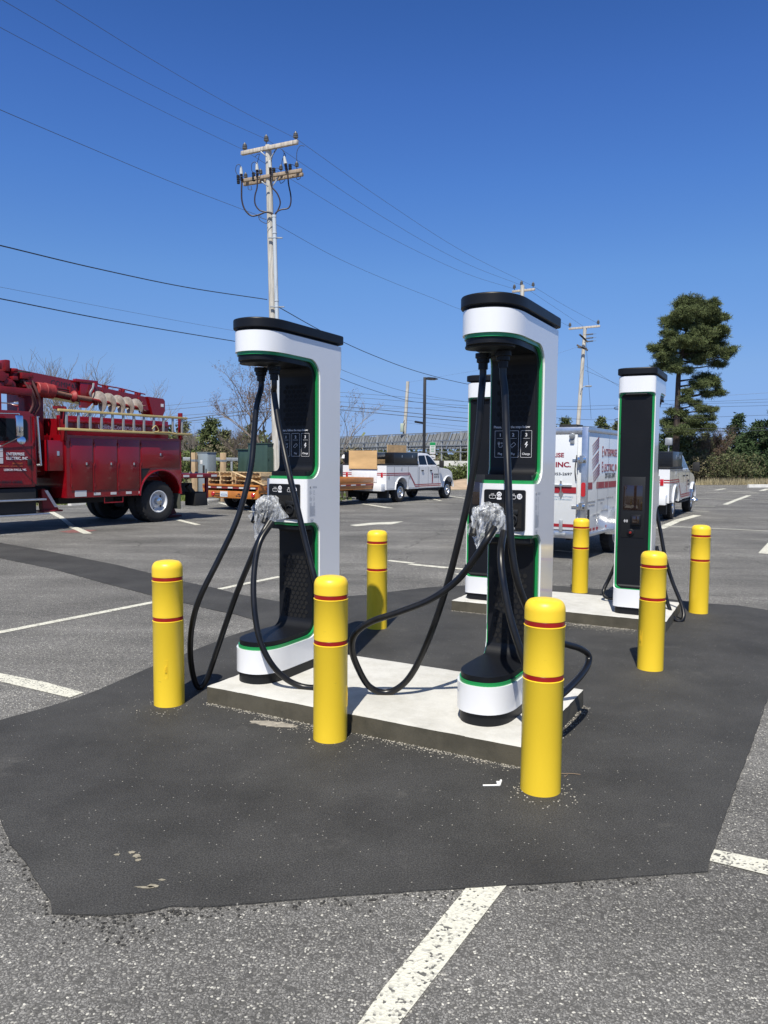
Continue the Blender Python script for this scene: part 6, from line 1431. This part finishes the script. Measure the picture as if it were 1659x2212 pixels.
for (x, y, rx, ry) in blobs:
    dy = RG.uniform(-1.2, 1.2)*(rx/110); c = cc(x, y, dy); ry *= 1.18; n = int(rx*ry/40)
    for _ in range(int(n/4.0)+4):
        e = in_blob(c, (rx*S_*1.25, rx*S_*1.0, ry*S_*1.05), .35); s_ = c.lerp(e, RG.uniform(.0, .35))-Vector((0, 0, .08)); k.tube([s_, e], .013, 3, caps=False)
        for f in (.35, .55, .75, .9, 1.0): cen.append((s_.lerp(e, f)+Vector((RG.gauss(0, .07), RG.gauss(0, .07), RG.gauss(0, .05))), RG.uniform(.7, 1.2)))
    if abs(x-400) > 70:                      # limb
        tz = c.z-.4; best = min(trunk[1:], key=lambda p: abs(p.z-tz)); tx = best
        for a, b_ in zip(trunk, trunk[1:]):
            if a.z <= tz <= b_.z: tx = a.lerp(b_, (tz-a.z)/(b_.z-a.z))
        mid = tx.lerp(c, .5)+Vector((0, 0, -.12+RG.uniform(-.1, .15))); k.tube(spline([tx, mid, c], 4), [.085-.008*i for i in range(9)], 5)
        for _ in range(4):
            e = in_blob(c, (rx*S_, rx*S_*.7, ry*S_)); k.tube([tx.lerp(c, .8), e], .018, 4)
wb(k, 'trunk', BARKD, PT)
V, F = tufts(cen, 18, .14, .21, .8, .10); leafmesh('crown', V, F, GR_PINE, PT)

def bare_tree(label, base, h, spread, mat, name='bare_tree', levels=5, seed=1, lean=0, r0_=.12, buds=None, nb=3, up=.35, group='leafless spring trees', start=.25):
    R2 = random.Random(seed); T = thing(name, label, 'tree', (base.x, base.y, 0), 0, group); k = MB(); tips = []
    def grow(p, d, l, r, lv):
        n = 3; q = p; pts = [p]; dd = d
        for i in range(n):
            dd = (dd+Vector((R2.gauss(0, .13), R2.gauss(0, .13), R2.gauss(0, .06)+.03))).normalized(); q = q+dd*l/n; pts.append(q)
        k.tube(pts, [r, r*.85, r*.72, r*.6], 6 if lv < 2 else (4 if lv < 3 else 3), caps=False)
        if lv >= levels: tips.append((q, dd)); return
        m = nb+(1 if R2.random() < .5 else 0)
        for j in range(m):
            t = R2.uniform(.35, 1) if j else 1; s_ = pts[min(3, int(t*3))]; az = R2.uniform(0, 2*PI); sp = R2.uniform(.35, .85)*spread
            side = Vector((math.cos(az), math.sin(az), 0)); nd = (dd+side*sp+Vector((0, 0, up*.3))).normalized()
            grow(s_, nd, l*R2.uniform(.58, .82), r*.58, lv+1)
    tr = h*start; k.tube([Vector((0, 0, -.1)), Vector((lean*.3, 0, tr))], [r0_, r0_*.85], 8); 
    for j in range(nb+2):
        az = 2*PI*j/(nb+2)+R2.random(); grow(Vector((lean*.3, 0, tr*R2.uniform(.8, 1))), Vector((math.cos(az)*.5*spread, math.sin(az)*.5*spread, 1)).normalized(), h*.30, r0_*.55, 1)
    k.build('branches', mat, T, smooth=False)
    if buds:
        c_ = []
        for q, dd in tips:
            for _ in range(3): c_.append((mat_of(T) @ (q-dd*R2.uniform(0, .5)+Vector((R2.gauss(0, .05), R2.gauss(0, .05), R2.gauss(0, .05)))), 1))
        V, F = tufts(c_, 2, .03, .038, 1, .5); leafmesh('buds', V, F, buds, T)
    return T
def G(u, Y): p = at(u, 1000, Y); p.z = 0; return p
bare_tree('large leafless tree with reddish buds behind the left charger and green cabinet', G(569, 37), 6.6, 1.0, BARK, seed=14, r0_=.13, buds=GR_BUD, nb=2, levels=7)
bare_tree('pale leafless tree behind the boom of the red truck', G(138, 46), 8.4, .95, TWIG, seed=8, r0_=.13, nb=3, levels=5, buds=None)
bare_tree('small leafless tree farther left behind the red truck boom', G(100, 62), 8.2, .9, TWIG, seed=9, r0_=.10, levels=4)
bare_tree('small pale leafless tree above the tail of the red truck boom', G(318, 62), 8.0, .8, TWIG, seed=12, r0_=.12, levels=5, nb=2)
bare_tree('leafless sapling with few leaves at the right edge of the left charger', G(732, 38), 5.9, .85, TWIG, seed=21, r0_=.07, buds=GR_BUD, levels=5, nb=2)
bare_tree('reddish brown budding tree in front of the right-hand pines', G(1548, 64), 4.9, .75, TWIGB, seed=31, r0_=.09, buds=GR_BUD, levels=6, nb=3, start=.2)
bare_tree('grey leafless tree at the left end of the left tree line', G(418, 66), 4.6, .9, TWIG, seed=41, r0_=.1, levels=5, nb=3)
bare_tree('leafless brown tree left of the transformer cabinet', G(522, 55), 4.6, 1.0, BARK, seed=43, r0_=.1, levels=5, nb=3)

def conifer(label, base, h, wd, mat, seed, group='evergreen trees along the far edge', dens=1.0, name='evergreen_tree', droop=.0, leafs=.24, low=.06):
    R2 = random.Random(seed); T = thing(name, label, 'tree', (base.x, base.y, 0), 0, group); k = MB(); k.cyl((0, 0, -.1), (R2.uniform(-.2, .2), 0, h*.96), .04*h*.5, .02, 7); c_ = []
    nl = int(h*2.4)
    for i in range(nl):
        t = low+(1-low)*(i+.5)/nl; rad = wd*(1-t**1.6)*R2.uniform(.75, 1.15)+.15
        for j in range(5+int(rad*2)):
            az = R2.uniform(0, 2*PI); rr = rad*R2.uniform(.6, 1.1); e = Vector((math.cos(az)*rr, math.sin(az)*rr, t*h+R2.uniform(-.1, .25)-.12*rr)); s_ = Vector((0, 0, t*h))
            k.tube([s_, e], .02, 3, caps=False)
            for q in range(int(4*dens)+1):
                f = R2.uniform(.35, 1.0); p = s_.lerp(e, f)+Vector((R2.gauss(0, .14), R2.gauss(0, .14), R2.gauss(0, .1))); c_.append((Vector((base.x, base.y, 0))+p, R2.uniform(.7, 1.3)))
    k.build('trunk', BARKD, T, smooth=False); V, F = tufts(c_, 9, .26, leafs, .7, .26); leafmesh('crown', V, F, mat, T); return T
def bush(label, base, rx, ry, rz, mat, n, seed, group='shrubs and hedges round the lot', name='bush', stems=True, size=.16, length=.13, zc=.5, cat='bush'):
    global RG
    keep = RG; RG = random.Random(seed); T = thing(name, label, cat, (base.x, base.y, 0), 0, group); c_ = []; k = MB()
    for i in range(n):
        p = in_blob(Vector((0, 0, rz*zc)), (rx, ry, rz*(1-zc*.0)*.62), .6); p.z = max(.05, p.z+.25*noise.noise(p*1.3)); c_.append((Vector((base.x, base.y, 0))+p, RG.uniform(.6, 1.3)))
        if stems and i % 12 == 0: k.tube([(p.x*.5, p.y*.5, -.05), (p.x*.8, p.y*.8, p.z*.6), tuple(p)], [.02, .014, .006], 3, caps=False)
    V, F = tufts(c_, 8, size, length, .9, .4); leafmesh('foliage', V, F, mat, T)
    if stems: k.build('stems', TWIGB, T, smooth=False)
    RG = keep; return T
for i, (u, Y, h, wd, m_, lab, dens) in enumerate([(455, 60, 4.6, 1.9, GR_PINE, 'bushy evergreen above the grey cabinet at the left', 1.6), (487, 66, 4.0, 1.7, GR_OLV, 'low dull evergreen right of the tiny distant pole', 1.3),
        (398, 75, 5.2, 2.2, GR_OLV, 'dull evergreen showing just behind the ladder end of the red truck', 1.2),
        (1445, 72, 5.5, 2.8, GR_DARK, 'dark evergreen right behind the foot of the tall pine', 1.5), (1484, 66, 5.1, 2.6, GR_PINE, 'sunlit evergreen at the right of the tall pine foot', 1.6), (1518, 78, 4.6, 2.4, GR_OLV, 'olive evergreen left of the reddish tree', 1.4),
        (1592, 80, 6.6, 3.3, GR_DARK, 'tall dark pine at the right, behind the reddish tree', 1.7), (1634, 74, 5.6, 3.0, GR_DARK, 'dark dense pine near the right edge of the picture', 1.8), (1670, 66, 6.2, 3.3, GR_DARK, 'dark pine cut by the right edge of the picture', 1.8), (1610, 66, 3.4, 2.2, GR_DARK, 'low dark pine in front of the right-hand pines', 1.5),
        (1220, 85, 6.4, 2.6, GR_PINE, 'evergreen top over the trailer roof beside the right front charger', 1.4), (1298, 85, 6.4, 3.0, GR_PINE, 'broad evergreen top over the white trailer', 1.6), (1330, 82, 5.8, 2.4, GR_OLV, 'evergreen top at the left edge of the rear right charger', 1.5), (1190, 88, 5.8, 2.2, GR_OLV, 'evergreen mostly hidden behind the right front charger', 1.0),
        (1000, 92, 3.6, 2.6, GR_OLV, 'low dull tree beneath the right part of the panel rack', 1.2), (1050, 70, 4.0, 2.2, GR_DARK, 'dark evergreen between the two right chargers', 1.0), (1405, 76, 4.6, 2.2, GR_DARK, 'evergreen hidden partly by the rear right charger', 1.2),
        (540, 80, 5.0, 2.2, GR_OLV, 'dull evergreen behind the large budding tree', 1.2), (620, 75, 5.0, 2.4, GR_OLV, 'evergreen hidden behind the left charger', 1.0)]):
    conifer(lab, G(u, Y), h, wd, m_, 100+i, dens=dens)
for i, (u, Y, rx, rz, m_, n, lab) in enumerate([(760, 60, 2.6, 2.4, GR_BR, 420, 'brown scrub below the left part of the panel rack'), (800, 58, 2.0, 1.9, GR_OLV, 300, 'olive scrub beside the bed of the pickup'), (1000, 50, 2.2, 1.35, GR_MID, 620, 'bright green hedge left of the rear left charger'), (1085, 52, 2.6, 1.5, GR_MID, 300, 'green hedge behind the right front charger'), (955, 54, 1.6, 1.1, GR_OLV, 200, 'olive shrub beyond the pickup hood'),
        (430, 44, 2.2, 2.0, GR_MID, 380, 'light green bush behind the tail of the red truck'), (500, 40, 1.6, 1.0, GR_OLV, 260, 'low bush between the timber post and the transformer'), (540, 42, 1.5, 1.3, GR_PINE, 260, 'low green bush left of the transformer'), (610, 46, 2.5, 2.0, GR_BR, 300, 'brown scrub behind the transformer'), (475, 58, 3.0, 2.8, GR_BR, 420, 'brown scrub behind the timber posts'), (560, 60, 3.6, 2.9, GR_BR, 420, 'brown scrub under the large budding tree'),
        (1500, 62, 2.6, 2.6, GR_OLV, 420, 'olive shrub right of the white truck mirror'), (1545, 61, 3.0, 2.1, GR_BR, 420, 'brown shrub under the reddish tree'), (1590, 60, 2.6, 2.4, GR_OLV, 420, 'olive shrub in front of the dark pines'), (1650, 62, 3.6, 2.6, GR_DARK, 420, 'dark shrub at the right edge behind the wheel stop'), (1440, 63, 2.4, 2.2, GR_OLV, 240, 'olive shrub behind the black box of the right-hand truck'), (930, 66, 2.6, 2.0, GR_BR, 260, 'brown scrub beneath the parking sign'), (870, 70, 3.4, 2.2, GR_BR, 260, 'brown scrub beneath the middle of the panel rack'), (1320, 64, 3.2, 2.0, GR_OLV, 200, 'olive scrub behind the white trailer')]):
    bush(lab, G(u, Y), rx, 1.1, rz, m_, n, 300+i)
# dry grass, verge grass: nobody could count it
def grass(name, spots, mat, h, label, wd=.02):
    V, F = [], []
    for (x, y, z) in spots:
        a = RG.uniform(0, PI); hh = h*RG.uniform(.4, 1.2); s_ = Vector((math.cos(a), math.sin(a), 0))*wd; t = Vector((RG.gauss(0, .18), RG.gauss(0, .18), 1))*hh; n = len(V); p = Vector((x, y, z))
        V += [p-s_, p+s_, p+t]; F.append((n, n+1, n+2))
    o = leafmesh(name, V, F, mat, None); tag(o, label, 'grass', kind='stuff')
def strip_pts(u0_, u1_, Y0, Y1, n):
    out = []
    for _ in range(n):
        u = RG.uniform(u0_, u1_); Y = RG.uniform(Y0, Y1); p = at(u, 1000, Y)
        if noise.noise(Vector((p.x*.5, p.y*.5, 0)))+.35 > RG.random()*.6: out.append((p.x, p.y, -.02))
    return out
grass('dry_grass', strip_pts(1380, 1900, 57.5, 62, 15000), veg_mat('dry_straw', (.33, .285, .18), .35), .52, 'tall dry straw-coloured grass along the far right edge of the lot', .022)
grass('verge_grass', strip_pts(330, 760, 29.3, 36, 9000)+strip_pts(-60, 330, 26, 34, 4000), veg_mat('verge_green', (.11, .15, .035), .35), .16, 'short green verge grass behind the trucks at the left', .02)
grass('scrub_grass', strip_pts(900, 1400, 46, 54, 5000)+strip_pts(1380, 1900, 62, 66, 4000), veg_mat('dull_grass', (.19, .17, .09), .35), .55, 'mixed dull grass and weeds beyond the lot at the centre', .022)
# sandy bank at the centre
k = MB(); n = 40; pr = None
for i in range(n+1):
    u = 930+i*13; a = at(u, 1000, 43.5-.06*i*0); rowp = []
    for j, (dy, z_) in enumerate(((0, -.03), (.8, .16), (1.8, .42), (3.0, .50), (5, .35), (7, -.03))):
        rowp.append(k.bm.verts.new((a.x*(1+dy/43.5), a.y+dy+i*.12, z_*(1+.35*noise.noise(Vector((i*.4, j, 1))))*(math.sin(PI*min(1, (i+.5)/6)/2) if i < 6 else 1))))
    if pr:
        for j in range(5): k.bm.faces.new((pr[j], pr[j+1], rowp[j+1], rowp[j]))
    pr = rowp
o = k.build('sand_bank', pbr('sandy_soil', (.36, .27, .19), .95, var=.25, vs=2, bump=.5, bs=12), ang=80); o['kind'] = 'structure'
V, F = [], []
# far wooded skyline: reads as one mass
cs = []
for i in range(2600):
    u = RG.uniform(-300, 2100); Y = RG.uniform(120, 150)
    if 640 < u < 1000 and RG.random() < .85: hh = 2.5
    else: hh = 4.6+2.6*noise.noise(Vector((u*.012, 0, 4)))+1.2*noise.noise(Vector((u*.05, 3, 4)))
    p = at(u, 1000, Y); cs.append((Vector((p.x, p.y, RG.uniform(0, max(1, hh)))), RG.uniform(.8, 1.6)))
V, F = tufts(cs, 8, .9, .8, .8, .35); o = leafmesh('far_woods', V, F, veg_mat('far_woods_green', (.09, .105, .05), .4), None); tag(o, 'distant low woods along the whole horizon', 'woods', kind='stuff')
# small lumps of loose asphalt at the ragged edge of the new patch
S2 = []
for (u0_, v0_, u1_, v1_, n_) in ((112, 1978, 470, 1964, 110), (0, 1790, 110, 1970, 60), (480, 1964, 1450, 1895, 120)):
    for i in range(n_):
        t = RG.random(); p = gp(u0_+(u1_-u0_)*t, v0_+(v1_-v0_)*t); S2.append((p.x+RG.gauss(0, .02), p.y-abs(RG.gauss(0, .03))+.01))
for i in range(45): p = gp(RG.gauss(255, 60), RG.gauss(2010, 22)); S2.append((p.x, p.y))
crumbs('asphalt_crumbs', S2, 'dark asphalt crumbs along the ragged near edge of the patch', mat=pbr('asphalt_crumb', (.035, .034, .033), .9), r=(.002, .0085), z=.001)
